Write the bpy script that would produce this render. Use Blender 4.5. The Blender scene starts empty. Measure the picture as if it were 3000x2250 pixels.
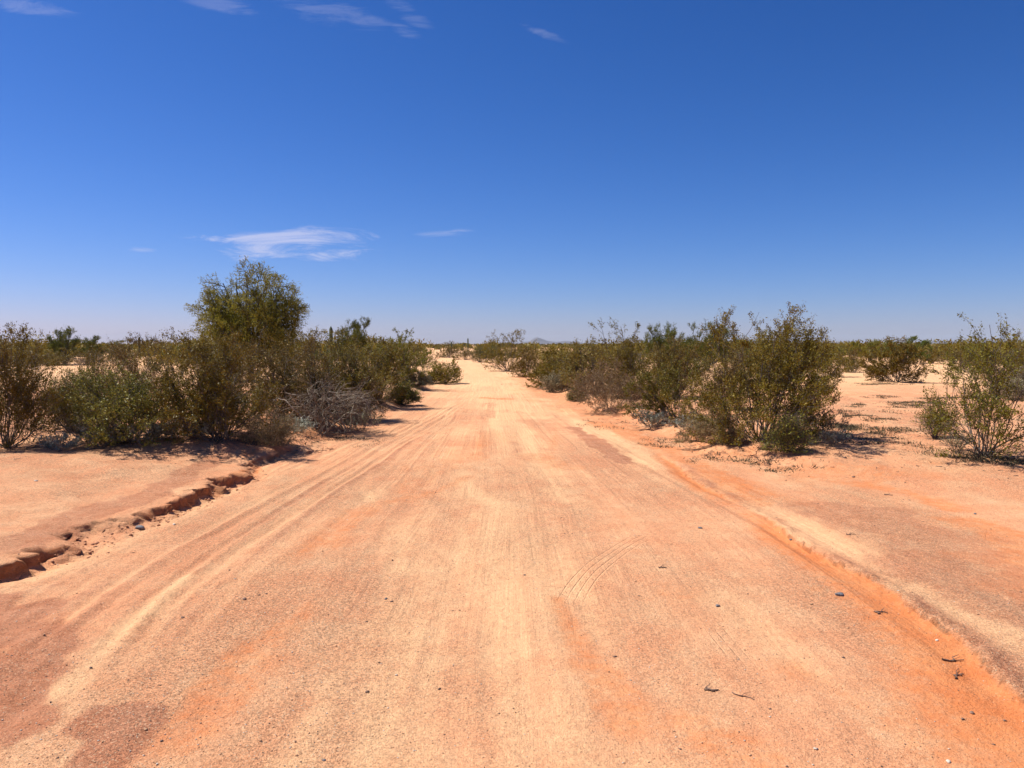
import bpy, math, random
import numpy as np
from mathutils import Vector, Matrix

# ------------------------------------------------------------------ camera, sky, sun, exposure
SC = bpy.context.scene
COL = SC.collection
CAM_H = 1.6
FPX = 2254.0                      # focal length in pixels of the 3000 px wide photograph
PITCH = math.atan(117.0 / FPX)
cam_data = bpy.data.cameras.new('camera')
cam_data.sensor_fit = 'HORIZONTAL'
cam_data.sensor_width = 36.0
cam_data.lens = 36.0 * FPX / 3000.0
cam_data.clip_start = 0.05
cam_data.clip_end = 20000.0
cam = bpy.data.objects.new('camera', cam_data)
cam.location = (0, 0, CAM_H)
cam.rotation_euler = (math.pi / 2 - PITCH, 0, 0)
COL.objects.link(cam)
SC.camera = cam

SUN_EL = math.radians(57)
SUN_ROT = math.radians(-72)       # clockwise from +Y
TO_SUN = Vector((math.sin(SUN_ROT) * math.cos(SUN_EL), math.cos(SUN_ROT) * math.cos(SUN_EL), math.sin(SUN_EL)))

SC.view_settings.view_transform = 'Standard'
SC.view_settings.look = 'None'
SC.view_settings.gamma = 1.0
SC.view_settings.use_curve_mapping = False
SC.view_settings.exposure = 0.6

W = bpy.data.worlds.new('World')
SC.world = W
W.use_nodes = True
wt = W.node_tree
wt.nodes.clear()


class NT:
    """small helper to wire shader nodes"""
    def __init__(self, tree):
        self.t = tree

    def n(self, kind, **kw):
        nd = self.t.nodes.new(kind)
        for k, v in kw.items():
            setattr(nd, k, v)
        return nd

    def sock(self, node_in, v):
        if v is None:
            return
        if isinstance(v, bpy.types.NodeSocket):
            self.t.links.new(v, node_in)
        else:
            node_in.default_value = v

    def math(self, op, a, b=None, c=None, clamp=False):
        nd = self.n('ShaderNodeMath', operation=op)
        nd.use_clamp = clamp
        self.sock(nd.inputs[0], a)
        self.sock(nd.inputs[1], b)
        self.sock(nd.inputs[2], c)
        return nd.outputs[0]

    def vmath(self, op, a, b=None, scale=None):
        nd = self.n('ShaderNodeVectorMath', operation=op)
        self.sock(nd.inputs[0], a)
        self.sock(nd.inputs[1], b)
        if scale is not None:
            self.sock(nd.inputs['Scale'], scale)
        return nd.outputs['Value'] if op in ('LENGTH', 'DISTANCE', 'DOT_PRODUCT') else nd.outputs[0]

    def mix(self, f, a, b, blend='MIX'):
        nd = self.n('ShaderNodeMix', data_type='RGBA', blend_type=blend)
        self.sock(nd.inputs[0], f)
        self.sock(nd.inputs[6], a)
        self.sock(nd.inputs[7], b)
        return nd.outputs[2]

    def ramp(self, v, lo, hi, smooth=True):
        nd = self.n('ShaderNodeMapRange')
        nd.interpolation_type = 'SMOOTHSTEP' if smooth else 'LINEAR'
        self.sock(nd.inputs[0], v)
        nd.inputs[1].default_value = lo
        nd.inputs[2].default_value = hi
        return nd.outputs[0]

    def noise(self, vec, scale, detail=3.0, rough=0.55, dist=0.0):
        nd = self.n('ShaderNodeTexNoise')
        self.sock(nd.inputs['Vector'], vec)
        nd.inputs['Scale'].default_value = scale
        nd.inputs['Detail'].default_value = detail
        nd.inputs['Roughness'].default_value = rough
        nd.inputs['Distortion'].default_value = dist
        return nd.outputs[0]

    def voro(self, vec, scale, feature='F1'):
        nd = self.n('ShaderNodeTexVoronoi', feature=feature)
        self.sock(nd.inputs['Vector'], vec)
        nd.inputs['Scale'].default_value = scale
        return nd

    def scaled(self, vec, s):
        return self.vmath('MULTIPLY', vec, s)


w = NT(wt)
sky = w.n('ShaderNodeTexSky', sky_type='NISHITA')
sky.sun_disc = False
sky.sun_elevation = SUN_EL
sky.sun_rotation = SUN_ROT
sky.altitude = 700
sky.air_density = 1.0
sky.dust_density = 0.35
sky.ozone_density = 3.0
# thin high cirrus: a few wisps, each in its own direction of the sky (tangent-plane coordinates x/y, z/y)
tc = w.n('ShaderNodeTexCoord')
sep = w.n('ShaderNodeSeparateXYZ')
wt.links.new(tc.outputs['Generated'], sep.inputs[0])
dx, dy, dz = sep.outputs
dyc = w.math('MAXIMUM', dy, 0.05)
su = w.math('DIVIDE', dx, dyc)
sv = w.math('DIVIDE', dz, dyc)
cmb = w.n('ShaderNodeCombineXYZ')
wt.links.new(su, cmb.inputs[0])
wt.links.new(sv, cmb.inputs[1])
front = w.ramp(dy, 0.05, 0.3)


def sky_uv(u, v):
    x = (u - 1500) / FPX
    yi = (1125 - v) / FPX
    d = (x, math.cos(PITCH) + yi * math.sin(PITCH), -math.sin(PITCH) + yi * math.cos(PITCH))
    return d[0] / d[1], d[2] / d[1]


WISPS = [  # centre (photo px), half width px, half height px, tilt deg, strength
    (830, 694, 270, 30, 1, 0.66), (780, 737, 230, 26, 3, 0.62), (985, 745, 130, 24, 3, 0.8),
    (405, 732, 70, 11, 0, 0.40), (1275, 683, 110, 11, 2, 0.28), (560, 731, 50, 9, 0, 0.16),
    (960, 35, 190, 42, -12, 0.13), (1200, 40, 70, 26, -28, 0.12), (1610, 105, 85, 13, -20, 0.16),
    (90, 15, 140, 34, -14, 0.17), (660, 15, 120, 24, -10, 0.14), (1190, 95, 50, 18, -20, 0.14),
]
wis = None
fib_vec = w.n('ShaderNodeMapping')
fib_vec.inputs['Scale'].default_value = (9, 46, 1)
wt.links.new(cmb.outputs[0], fib_vec.inputs[0])
fib = w.noise(fib_vec.outputs[0], 1.0, 8.0, 0.68, 0.7)
for (u, v, hw, hh, tilt, st) in WISPS:
    cu, cv = sky_uv(u, v)
    a = math.radians(tilt)
    du = w.math('SUBTRACT', su, cu)
    dv = w.math('SUBTRACT', sv, cv)
    p = w.math('ADD', w.math('MULTIPLY', du, math.cos(a)), w.math('MULTIPLY', dv, math.sin(a)))
    q = w.math('SUBTRACT', w.math('MULTIPLY', dv, math.cos(a)), w.math('MULTIPLY', du, math.sin(a)))
    p = w.math('DIVIDE', p, hw / FPX)
    q = w.math('DIVIDE', q, hh / FPX)
    r2 = w.math('ADD', w.math('MULTIPLY', p, p), w.math('MULTIPLY', q, q))
    g = w.math('SUBTRACT', 1.0, r2)
    nz = w.math('MULTIPLY', w.math('SUBTRACT', fib, 0.535), 7.0)
    m = w.ramp(w.math('ADD', g, nz), -0.2, 1.5)
    m = w.math('MULTIPLY', m, w.ramp(g, -0.9, 0.5))
    m = w.math('MULTIPLY', m, st)
    wis = m if wis is None else w.math('MAXIMUM', wis, m)
wis = w.math('MULTIPLY', wis, front)
# a desert sky seen by a phone: deeper and more violet blue than the model's (one tone curve per channel, whole sky)
ssep = w.n('ShaderNodeSeparateColor')
wt.links.new(sky.outputs[0], ssep.inputs[0])
scmb = w.n('ShaderNodeCombineColor')
SK = 0.085 * 2 ** 0.6
for ch, (gain, power) in enumerate(((.645, 1.8), (.565, 1.30), (.90, 1.2))):
    val = w.math('MINIMUM', w.math('MULTIPLY', ssep.outputs[ch], SK), 1.3)
    val = w.math('MULTIPLY', w.math('POWER', val, power), gain / SK)
    wt.links.new(val, scmb.inputs[ch])
cl = w.mix(wis, scmb.outputs[0], (5.2, 5.3, 7.0, 1))
bg = w.n('ShaderNodeBackground')
bg.inputs[1].default_value = 0.085
wt.links.new(cl, bg.inputs[0])
wo = w.n('ShaderNodeOutputWorld')
wt.links.new(bg.outputs[0], wo.inputs[0])

sd = bpy.data.lights.new('sun', 'SUN')
sd.energy = 4.75
sd.angle = math.radians(0.5)
sd.color = (1.0, 0.95, 0.87)
sun = bpy.data.objects.new('sun', sd)
sun.rotation_euler = TO_SUN.to_track_quat('Z', 'Y').to_euler()
sun.location = (-20, 10, 30)
COL.objects.link(sun)

SC.render.engine = 'CYCLES'
SC.cycles.max_bounces = 6
SC.cycles.transparent_max_bounces = 4
SC.cycles.volume_bounces = 0
SC.cycles.use_adaptive_sampling = True
SC.cycles.adaptive_threshold = 0.015


# ------------------------------------------------------------------ helpers
def mesh_np(name, verts, polys, mats=(), smooth=False, tint=None):
    """polys: list of (n,k) index arrays"""
    me = bpy.data.meshes.new(name)
    verts = np.asarray(verts, np.float32)
    me.vertices.add(len(verts))
    me.vertices.foreach_set('co', verts.ravel())
    loops = np.concatenate([p.ravel() for p in polys]).astype(np.int32)
    tot = np.concatenate([np.full(len(p), p.shape[1], np.int32) for p in polys])
    start = np.concatenate([[0], np.cumsum(tot)[:-1]]).astype(np.int32)
    me.loops.add(len(loops))
    me.loops.foreach_set('vertex_index', loops)
    me.polygons.add(len(tot))
    me.polygons.foreach_set('loop_start', start)
    me.polygons.foreach_set('loop_total', tot)
    if smooth:
        me.polygons.foreach_set('use_smooth', np.ones(len(tot), bool))
    for m in mats:
        me.materials.append(m)
    if tint is not None:
        at_ = me.attributes.new('tint', 'FLOAT_COLOR', 'POINT')
        t4 = np.ones((len(verts), 4), np.float32)
        t4[:, :tint.shape[1]] = tint
        at_.data.foreach_set('color', t4.ravel())
    me.update(calc_edges=True)
    return me


def link(name, me, parent=None):
    o = bpy.data.objects.new(name, me)
    COL.objects.link(o)
    if parent is not None:
        o.parent = parent
    return o


def tag(o, label=None, cat=None, group=None, kind=None):
    if label: o['label'] = label
    if cat: o['category'] = cat
    if group: o['group'] = group
    if kind: o['kind'] = kind
    return o


def hash2(xi, yi, seed):
    h = (xi.astype(np.int64) * 374761393 + yi.astype(np.int64) * 668265263 + seed * 974634777) & 0xFFFFFFFF
    h = ((h ^ (h >> 13)) * 1274126177) & 0xFFFFFFFF
    h = (h ^ (h >> 16)) & 0xFFFFFFFF
    return h.astype(np.float64) / 4294967295.0


def vn(x, y, seed=0):
    x = np.asarray(x, float); y = np.asarray(y, float)
    xi = np.floor(x); yi = np.floor(y)
    fx = x - xi; fy = y - yi
    fx = fx * fx * (3 - 2 * fx); fy = fy * fy * (3 - 2 * fy)
    a = hash2(xi, yi, seed); b = hash2(xi + 1, yi, seed)
    c = hash2(xi, yi + 1, seed); d = hash2(xi + 1, yi + 1, seed)
    return (a + (b - a) * fx) * (1 - fy) + (c + (d - c) * fx) * fy - 0.5


def fbm(x, y, seed=0, oct=4, gain=0.5):
    s = 0; a = 1.0
    for i in range(oct):
        s = s + a * vn(x, y, seed + i * 17)
        x = np.asarray(x) * 2.03 + 11.3; y = np.asarray(y) * 2.03 + 5.7
        a *= gain
    return s


def sstep(x, a, b):
    t = np.clip((x - a) / (b - a), 0, 1)
    return t * t * (3 - 2 * t)


def flat_at(u, v, z=0.0):
    x = (u - 1500) / FPX
    yi = (1125 - v) / FPX
    d = (x, math.cos(PITCH) + yi * math.sin(PITCH), -math.sin(PITCH) + yi * math.cos(PITCH))
    t = (CAM_H - z) / -d[2]
    return d[0] * t, d[1] * t


# ------------------------------------------------------------------ terrain shape
EDGE_L = [(208, 1590), (326, 1525), (423, 1501), (505, 1481), (602, 1436), (692, 1403), (773, 1355), (895, 1322),
          (1000, 1272), (1090, 1228), (1190, 1182), (1262, 1135), (1300, 1110), (1296, 1080), (1282, 1058), (1276, 1046), (1274, 1036)]
EDGE_R = [(3000, 1500), (2500, 1420), (2300, 1370), (2100, 1330), (2000, 1293), (1900, 1262), (1800, 1222), (1700, 1172),
          (1600, 1122), (1500, 1078), (1400, 1056), (1340, 1046), (1300, 1036)]
eL = np.array([flat_at(*p) for p in EDGE_L])
eR = np.array([flat_at(*p) for p in EDGE_R])
eL = np.vstack([[-3.6, -60], [-3.6, 2], eL, [eL[-1, 0] - 30, 400], [-120, 6000]])
eR = np.vstack([[5.5, -60], [5.4, 2], eR, [eR[-1, 0] - 28, 400], [-110, 6000]])


def edge_left(y):
    return np.interp(y, eL[:, 1], eL[:, 0])


def edge_right(y):
    return np.interp(y, eR[:, 1], eR[:, 0])


def polydist(x, y, pts):
    """distance to a polyline and the fraction along it"""
    best = np.full(x.shape, 1e9); frac = np.zeros(x.shape)
    n = len(pts) - 1
    for i in range(n):
        ax, ay = pts[i]; bx, by = pts[i + 1]
        lx, ly = bx - ax, by - ay
        t = np.clip(((x - ax) * lx + (y - ay) * ly) / (lx * lx + ly * ly + 1e-9), 0, 1)
        d = np.hypot(x - ax - t * lx, y - ay - t * ly)
        m = d < best
        best = np.where(m, d, best)
        frac = np.where(m, (i + t) / n, frac)
    return best, frac


def px(pts):
    return [flat_at(u * 1.3562, v * 1.3562) for u, v in pts]


# strokes on the ground, traced as world polylines: (points, half width near start, near end, strength)
CLAY = [
    ([(2060, 1440), (2110, 1560), (2200, 1660)], .08, .25, .75),
    ([(1010, 1030), (930, 1062), (800, 1092), (700, 1170), (560, 1225)], .10, .20, .55),
    ([(670, 1300), (600, 1370), (500, 1470), (420, 1580)], .07, .13, .52),
    ([(1205, 1290), (1240, 1380), (1290, 1460), (1350, 1560)], .05, .13, .62),
    ([(1480, 1560), (1600, 1620), (1680, 1700)], .10, .16, .55),
    ([(1880, 1048), (1960, 1062), (2050, 1100)], .16, .12, .8),
    ([(2100, 1130), (2212, 1210), (2290, 1290)], .2, .45, .75),
    ([(1290, 915), (1400, 955), (1500, 1010), (1640, 1080)], .28, .22, .75),
    ([(1330, 905), (1480, 955), (1600, 1000), (1760, 1025), (2000, 1040)], .5, .4, .45),
    ([(1130, 815), (1190, 850), (1260, 880), (1350, 920)], .9, .5, .55),
    ([(1050, 860), (1088, 862)], .25, .25, .9),
    ([(1210, 905), (1190, 990), (1180, 1010)], .1, .1, .3),
    ([(1150, 985), (1240, 1010)], .22, .18, .45),
    ([(1060, 940), (960, 1010), (900, 1060)], .35, .25, .4),
    ([(1760, 1275), (1850, 1320), (1960, 1345)], .1, .08, .5),
    ([(1380, 1300), (1450, 1280)], .14, .12, .35),
    ([(1700, 1440), (1800, 1480), (1860, 1520)], .1, .1, .4),
    ([(640, 935), (720, 950), (780, 930)], .6, .5, .5),
    ([(520, 985), (560, 1010), (470, 1060), (330, 1110)], .12, .06, .8),
    ([(930, 840), (980, 845)], .3, .3, .4),
    ([(1010, 770), (1080, 778)], 1.5, 1.5, .3),
]
PALE = [
    ([(1195, 885), (1290, 935), (1400, 990), (1560, 1060), (1700, 1120), (1850, 1200), (2000, 1280), (2230, 1400)], .20, .2, .72),
    ([(1085, 890), (1130, 950), (1175, 1010), (1215, 1080)], .25, .18, .75),
    ([(1130, 1010), (1150, 1150), (1160, 1300)], .3, .25, .45),
    ([(1090, 930), (1090, 1100), (1060, 1300), (1020, 1659)], .7, .55, .42),
    ([(960, 790), (1010, 830), (1090, 880)], 1.3, .5, .8),
    ([(960, 775), (1040, 800), (1130, 860), (1170, 900)], 1.2, .5, .8),
    ([(400, 1250), (300, 1340), (120, 1500), (60, 1560)], .05, .07, .6),
    ([(900, 1010), (700, 1130), (560, 1250), (330, 1420)], .12, .1, .35),
    ([(1560, 1290), (1700, 1400), (1840, 1500)], .12, .1, .5),
    ([(40, 1250), (160, 1210), (330, 1140), (500, 1050)], .15, .12, .55),
]
RED = [   # darker, coarse red-brown gravel
    ([(-90, 1300), (10, 1320), (70, 1390), (50, 1450), (-60, 1560)], .32, .25, 1.5),
    ([(240, 1545), (300, 1560), (230, 1625)], .12, .1, 1.2),
    ([(1240, 925), (1290, 960), (1350, 1000)], .13, .16, 1.0),
    ([(1860, 1110), (2000, 1160), (2120, 1230), (2200, 1300)], .5, .5, .55),
    ([(1440, 1010), (1560, 1060), (1680, 1110)], .12, .12, .4),
    ([(1060, 870), (1060, 900)], .15, .15, .5),
    ([(30, 1210), (150, 1140), (300, 1090), (440, 1020), (520, 975)], .16, .16, .8),
]
RUTS = [  # wheel grooves: points, half width, depth
    ([(1010, 862), (880, 940), (700, 1040), (480, 1180), (330, 1290), (150, 1480)], .03, .026),
    ([(1010, 868), (890, 948), (720, 1052), (510, 1190), (370, 1300), (210, 1480)], .035, .022),
    ([(1000, 862), (850, 945), (640, 1055), (420, 1180), (260, 1290), (90, 1420)], .035, .018),
    ([(990, 862), (820, 950), (600, 1060), (380, 1170), (220, 1260), (60, 1350)], .04, .014),
    ([(1030, 870), (930, 950), (800, 1060), (620, 1230), (470, 1380)], .06, .014),
    ([(1045, 870), (980, 960), (890, 1080), (760, 1260)], .06, .010),
    ([(1210, 905), (1330, 975), (1460, 1040), (1640, 1130), (1740, 1190), (1860, 1270), (1960, 1330), (2100, 1450), (2230, 1600)], .06, .03),
    ([(1200, 892), (1330, 955), (1560, 1062), (1760, 1155), (2000, 1285), (2212, 1395)], .12, .022),
    ([(1090, 895), (1140, 965), (1200, 1060), (1260, 1180)], .12, .012),
    ([(1165, 1100), (1185, 1250), (1210, 1400)], .16, .008),
]
for L in (CLAY, PALE, RED, RUTS):
    for i, it in enumerate(L):
        L[i] = (px(it[0]),) + it[1:]


GUL = np.array(px([(1500, 1035), (1560, 1066), (1650, 1116), (1740, 1180), (1830, 1228), (1920, 1282), (2010, 1335), (2080, 1385), (2150, 1450), (2230, 1540)]))
GUL = GUL[np.argsort(GUL[:, 1])]


def gully(x, y):
    """signed distance to the lip of the small orange gully (positive to the right) and its strength along the way"""
    xg = np.interp(y, GUL[:, 1], GUL[:, 0]) + fbm(y * 1.6, x * 0 + 3.3, 715, 4) * .08 + vn(y * 9, x * 3, 717) * .03
    on = sstep(y, 2.0, 2.6) * (1 - sstep(y, 8.5, 13)) * np.clip(.85 + 1.0 * vn(y * .8, x * 0 + 1.1, 719), .45, 1.2)
    wd = np.interp(y, [2.5, 4, 6, 9, 13], [.55, .32, .20, .14, .10])
    return x - xg, on, wd


RUTX = np.array(px([(1010, 862), (880, 940), (700, 1040), (480, 1180), (330, 1290), (150, 1480), (60, 1600)]))
RUTX = RUTX[np.argsort(RUTX[:, 1])]


def wheel_band(x, y):
    s = x - np.interp(y, RUTX[:, 1], RUTX[:, 0]) + fbm(y * .35, x * .3, 721, 2) * .07
    m = sstep(s, -1.25, -.75) * (1 - sstep(s, .35, .75)) * sstep(y, 3.0, 3.9) * (1 - sstep(y, 14, 20))
    st = .6 * vn(s * 9, y * .14, 731) + .9 * vn(s * 17, y * .25, 733) + .6 * vn(s * 31, y * .6, 735) + .3 * vn(x * 14, y * 6, 737)
    return m, st


def stroke_sum(x, y, strokes, seed, wk=1.5, e0=.1, e1=2.2):
    out = np.zeros(x.shape)
    wob = fbm(x * 2.3, y * 1.3, seed, 4) * 0.9
    wob2 = fbm(x * 9, y * 5, seed + 5, 3) * 0.55
    for pts, w0, w1, st in strokes:
        P = np.array(pts)
        pad = 4 * max(w0, w1) + 0.4
        m = (x > P[:, 0].min() - pad) & (x < P[:, 0].max() + pad) & (y > P[:, 1].min() - pad * 2) & (y < P[:, 1].max() + pad * 2)
        if not m.any():
            continue
        d, fr = polydist(x[m], y[m], pts)
        wd = w0 + (w1 - w0) * fr
        val = .85 * st * (1 - sstep(d / wd + wk * wob[m] + wk * wob2[m], e0, e1))
        out[m] = np.maximum(out[m], val)
    return out


def lip_shift(x, y):
    """how far the crust overhangs the eroded step of the left bank (metres towards the road)"""
    xl = edge_left(y)
    near = 1 - sstep(y, 11.0, 13.0)
    lipn = fbm(x * 0.7, y * 1.1, 3, 5, .55) * 0.8 + vn(x * 6, y * 6, 9) * 0.14 + vn(x * 15, y * 15, 10) * .06
    dl = xl - x + lipn * near * 0.7
    ero = sstep(y, 4.0, 5.0) * (1 - sstep(y, 10.6, 12.2))
    w_ = np.clip(.45 + 1.6 * vn(y * 0.9, y * 0 + 0.5, 52), 0, 1.2)
    crumb = fbm(x * 17, y * 17, 57, 3) * .075 * np.exp(-((dl - .06) / .12) ** 2)
    return ero * (w_ * .06 * sstep(dl, .03, .07) * (1 - sstep(dl, .10, .42)) + crumb)


def height(x, y, fine=True):
    x = np.asarray(x, float); y = np.asarray(y, float)
    xl = edge_left(y); xr = edge_right(y)
    near = 1 - sstep(y, 11.0, 13.0)                 # the eroded bank, near left
    lipn = fbm(x * 0.7, y * 1.1, 3, 5, .55) * 0.8 + vn(x * 6, y * 6, 9) * 0.14 + vn(x * 15, y * 15, 10) * .06
    dl = xl - x + lipn * near * 0.7 + fbm(y * 0.6, x * 0.4, 21, 3) * 0.5 * (1 - near)
    ero = sstep(y, 4.0, 5.0) * (1 - sstep(y, 10.6, 12.2))
    stepw = 0.05 + 0.34 * np.clip(vn(y * 1.3, x * 0.3, 41) + 0.22, 0, 1)
    scarp = sstep(dl, 0.03, 0.03 + stepw) * 0.115 * ero * np.clip(.52 + 1.5 * vn(y * 0.9, y * 0 + 0.5, 52), .08, 1.25)
    trench = -0.05 * np.exp(-((dl + 0.10) / 0.14) ** 2) * ero
    rise = sstep(dl, -0.1, 2.6) * (0.24 * near + 0.16 * (1 - near)) + sstep(dl, 0.0, 0.5) * 0.16 * (1 - near)
    dr = x - xr + fbm(y * 0.7, x * 0.4, 31, 3) * 0.6
    rf = sstep(y, 7.5, 11.5)
    right = rf * (sstep(dr, 0.0, 0.55) * 0.15 + sstep(dr, 0.2, 3.0) * 0.12) + (1 - rf) * sstep(dr, -0.8, 3.0) * 0.16
    rise = rise + .09 * np.exp(-((x + 4.3) / 1.0) ** 2 - ((y - 10.9) / 1.1) ** 2)
    far = sstep(y, 60, 200)
    z = (scarp + trench + rise + right) * (1 - far * 0.5)
    # long swells of the desert floor and of the road
    z = z + fbm(x * 0.07, y * 0.07, 5, 3) * 0.20 * sstep(np.abs(x) + y * 0.15, 3, 12)
    z = z + fbm(x * 0.35, y * 0.22, 7, 3) * 0.045
    z = z - 0.22 * np.exp(-((y - 125) / 22.0) ** 2) * (1 - sstep(np.abs(x + 9), 8, 40)) 
    if fine:
        for pts, wd, dep in RUTS:
            P = np.array(pts); pad = wd * 5
            m = (x > P[:, 0].min() - pad) & (x < P[:, 0].max() + pad) & (y > P[:, 1].min() - pad) & (y < P[:, 1].max() + pad)
            if not m.any():
                continue
            d, fr = polydist(x[m], y[m], pts)
            br = 0.5 + 1.1 * (vn(y[m] * 0.9, x[m] * 2, int(abs(P[0, 0]) * 99) % 97) + 0.3)
            endf = np.clip(np.minimum(fr, 1 - fr) * 8, 0, 1)
            z[m] += endf * dep * .45 * br * (-np.exp(-(d / wd) ** 2) + 0.55 * np.exp(-((d - 2.1 * wd) / (0.9 * wd)) ** 2))
        onroad = sstep(x, -4.0, -2.6) * (1 - sstep(x, 3.0, 4.2)) * (1 - sstep(y, 40, 60))
        m_, st_ = wheel_band(x, y)
        z = z + m_ * st_ * .013
        dg, on, wd_ = gully(x, y)
        z = z + on * (-.018 * sstep(dg, -wd_, -.02) * (1 - sstep(dg, -.015, .03)) + .006 * np.exp(-((dg - .06) / .07) ** 2))
        z = z + on * np.exp(-((dg - .03) / .08) ** 2) * fbm(x * 15, y * 15, 741, 3) * .03
        xc = 0.5 * (xl + xr)
        s = x - xc
        z = z + onroad * (vn(s * 5, y * 0.35, 61) * 0.012 + vn(s * 13, y * 0.6, 62) * 0.007)
        z = z + fbm(x * 3.0, y * 3.0, 71, 3) * 0.012 * sstep(np.abs(x), 0.5, 4)
        rough = np.exp(-((dl - 0.01) / 0.19) ** 2) * ero
        z = z + rough * (fbm(x * 11, y * 11, 81, 3) * 0.04 + np.abs(vn(x * 26, y * 26, 83)) * 0.03)
        cl = sstep(-x, 1.7, 2.6) * (1 - sstep(y, 4.3, 5.4))
        z = z + cl * fbm(x * 16, y * 16, 85, 3) * 0.014
        veg = np.clip(sstep(dl, -0.1, .6) * (1 - near) + sstep(dr, -.4, .6) * rf, 0, 1) * (1 - sstep(y, 40, 80))
        z = z + veg * fbm(x * 4.5, y * 4.5, 87, 3) * 0.045
    return z


def H1(x, y):
    return float(height(np.array([x]), np.array([y]))[0])


def at(u, v):
    z = 0.0
    for _ in range(8):
        x, y = flat_at(u, v, z)
        z = 0.5 * z + 0.5 * H1(x, y)
    return x, y, H1(x, y)


# ------------------------------------------------------------------ materials
def new_mat(name):
    m = bpy.data.materials.new(name)
    m.use_nodes = True
    m.node_tree.nodes.clear()
    return m, NT(m.node_tree)


def ground_material():
    m, g = new_mat('desert_soil')
    geo = g.n('ShaderNodeNewGeometry')
    P = geo.outputs['Position']
    at_ = g.n('ShaderNodeAttribute', attribute_name='soil')
    sp = g.n('ShaderNodeSeparateColor')
    g.t.links.new(at_.outputs['Color'], sp.inputs[0])
    clay, pale, red = sp.outputs[0], sp.outputs[1], sp.outputs[2]
    coarse = at_.outputs['Alpha']
    n_edge = g.noise(P, 11, 8, 0.72)
    jag = g.math('MULTIPLY', g.math('SUBTRACT', n_edge, 0.5), 1.5)
    clay = g.math('MULTIPLY', g.ramp(g.math('ADD', clay, jag), 0.0, 1.05), g.ramp(clay, 0.0, 0.45))
    red = g.math('MULTIPLY', g.ramp(g.math('ADD', red, jag), 0.0, 1.0), g.ramp(red, 0.0, 0.45))
    pale = g.math('MULTIPLY', g.ramp(g.math('ADD', pale, g.math('MULTIPLY', jag, 0.6)), 0.05, 0.95), g.ramp(pale, 0.0, 0.2))
    n_big = g.noise(P, 0.55, 5, 0.6)
    n_mid = g.noise(P, 3.2, 5, 0.62)
    n_fine = g.noise(P, 60, 3, 0.6)
    tan = g.mix(g.ramp(n_mid, 0.3, 0.7), (.625, .298, .148, 1), (.685, .378, .200, 1))
    la = g.n('ShaderNodeAttribute', attribute_name='lane')
    ls = g.n('ShaderNodeSeparateXYZ'); g.t.links.new(la.outputs['Vector'], ls.inputs[0])
    lmask = g.math('MULTIPLY', ls.outputs[2], g.math('MULTIPLY', g.ramp(ls.outputs[1], 2.2, 4.8), g.ramp(n_big, .30, .58)))
    lv = g.n('ShaderNodeCombineXYZ'); g.t.links.new(ls.outputs[0], lv.inputs[0]); g.t.links.new(ls.outputs[1], lv.inputs[1])
    t1 = g.noise(g.scaled(lv.outputs[0], (3.2, .10, 1)), 1.0, 3, .6, .25)
    t2 = g.noise(g.scaled(lv.outputs[0], (9, .16, 1)), 1.0, 4, .65, .2)
    str_v = g.scaled(P, (1.0, 0.28, 1.0))
    n_free = g.noise(str_v, 2.6, 5, 0.62, 0.6)
    n_trk = g.math('ADD', g.math('MULTIPLY', t1, .55), g.math('MULTIPLY', t2, .45))
    n_str = g.math('ADD', g.math('MULTIPLY', n_free, g.math('SUBTRACT', 1.0, g.math('MULTIPLY', lmask, .7))), g.math('MULTIPLY', n_trk, g.math('MULTIPLY', lmask, .7)))
    tan = g.mix(g.math('MULTIPLY', g.ramp(n_str, 0.40, 0.66), 0.62), tan, (.645, .268, .128, 1))
    tan = g.mix(g.math('MULTIPLY', g.ramp(n_big, 0.45, 0.7), 0.45), tan, (.60, .225, .105, 1))
    cl_c = g.mix(g.ramp(n_mid, 0.3, 0.7), (.58, .180, .058, 1), (.62, .235, .088, 1))
    pl_c = g.mix(g.ramp(n_fine, 0.3, 0.7), (.70, .394, .198, 1), (.74, .446, .233, 1))
    rd_c = g.mix(g.ramp(n_mid, 0.3, 0.7), (.42, .165, .080, 1), (.50, .225, .120, 1))
    thin = g.math('MULTIPLY', g.math('MULTIPLY', g.ramp(t2, .56, .68), lmask), g.math('MULTIPLY', n_mid, 1.0))
    c = g.mix(pale, tan, pl_c)
    c = g.mix(g.math('MULTIPLY', thin, .7), c, (.47, .235, .125, 1))
    c = g.mix(clay, c, cl_c)
    c = g.mix(red, c, rd_c)
    c = g.mix(g.math('MULTIPLY', g.ramp(g.noise(P, 0.9, 4, .6),   .55, .72), .15), c, (.62, .22, .10, 1))
    # grains: every grain its own tone
    v1 = g.voro(P, 150)
    v2 = g.voro(P, 75)
    sp1 = g.n('ShaderNodeSeparateColor'); g.t.links.new(v1.outputs['Color'], sp1.inputs[0])
    sp2 = g.n('ShaderNodeSeparateColor'); g.t.links.new(v2.outputs['Color'], sp2.inputs[0])
    smooth = g.math('MAXIMUM', g.math('MULTIPLY', clay, 0.8), g.math('MULTIPLY', pale, 0.55))
    gr = g.math('MULTIPLY', g.math('SUBTRACT', 1.0, smooth), g.math('ADD', 0.35, g.math('MULTIPLY', coarse, 0.65)))
    val = g.math('ADD', g.math('MULTIPLY', g.math('SUBTRACT', sp1.outputs[0], 0.5), 0.60),
                 g.math('MULTIPLY', g.math('SUBTRACT', sp2.outputs[0], 0.5), 0.40))
    val = g.math('ADD', 1.0, g.math('MULTIPLY', val, gr))
    cc = g.vmath('SCALE', c, scale=val)
    # a few dark and a few pale grains
    dk = g.math('MULTIPLY', g.ramp(sp1.outputs[1], 0.91, 0.95), gr)
    cc = g.mix(g.math('MULTIPLY', dk, 0.6), cc, (.13, .085, .06, 1))
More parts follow.
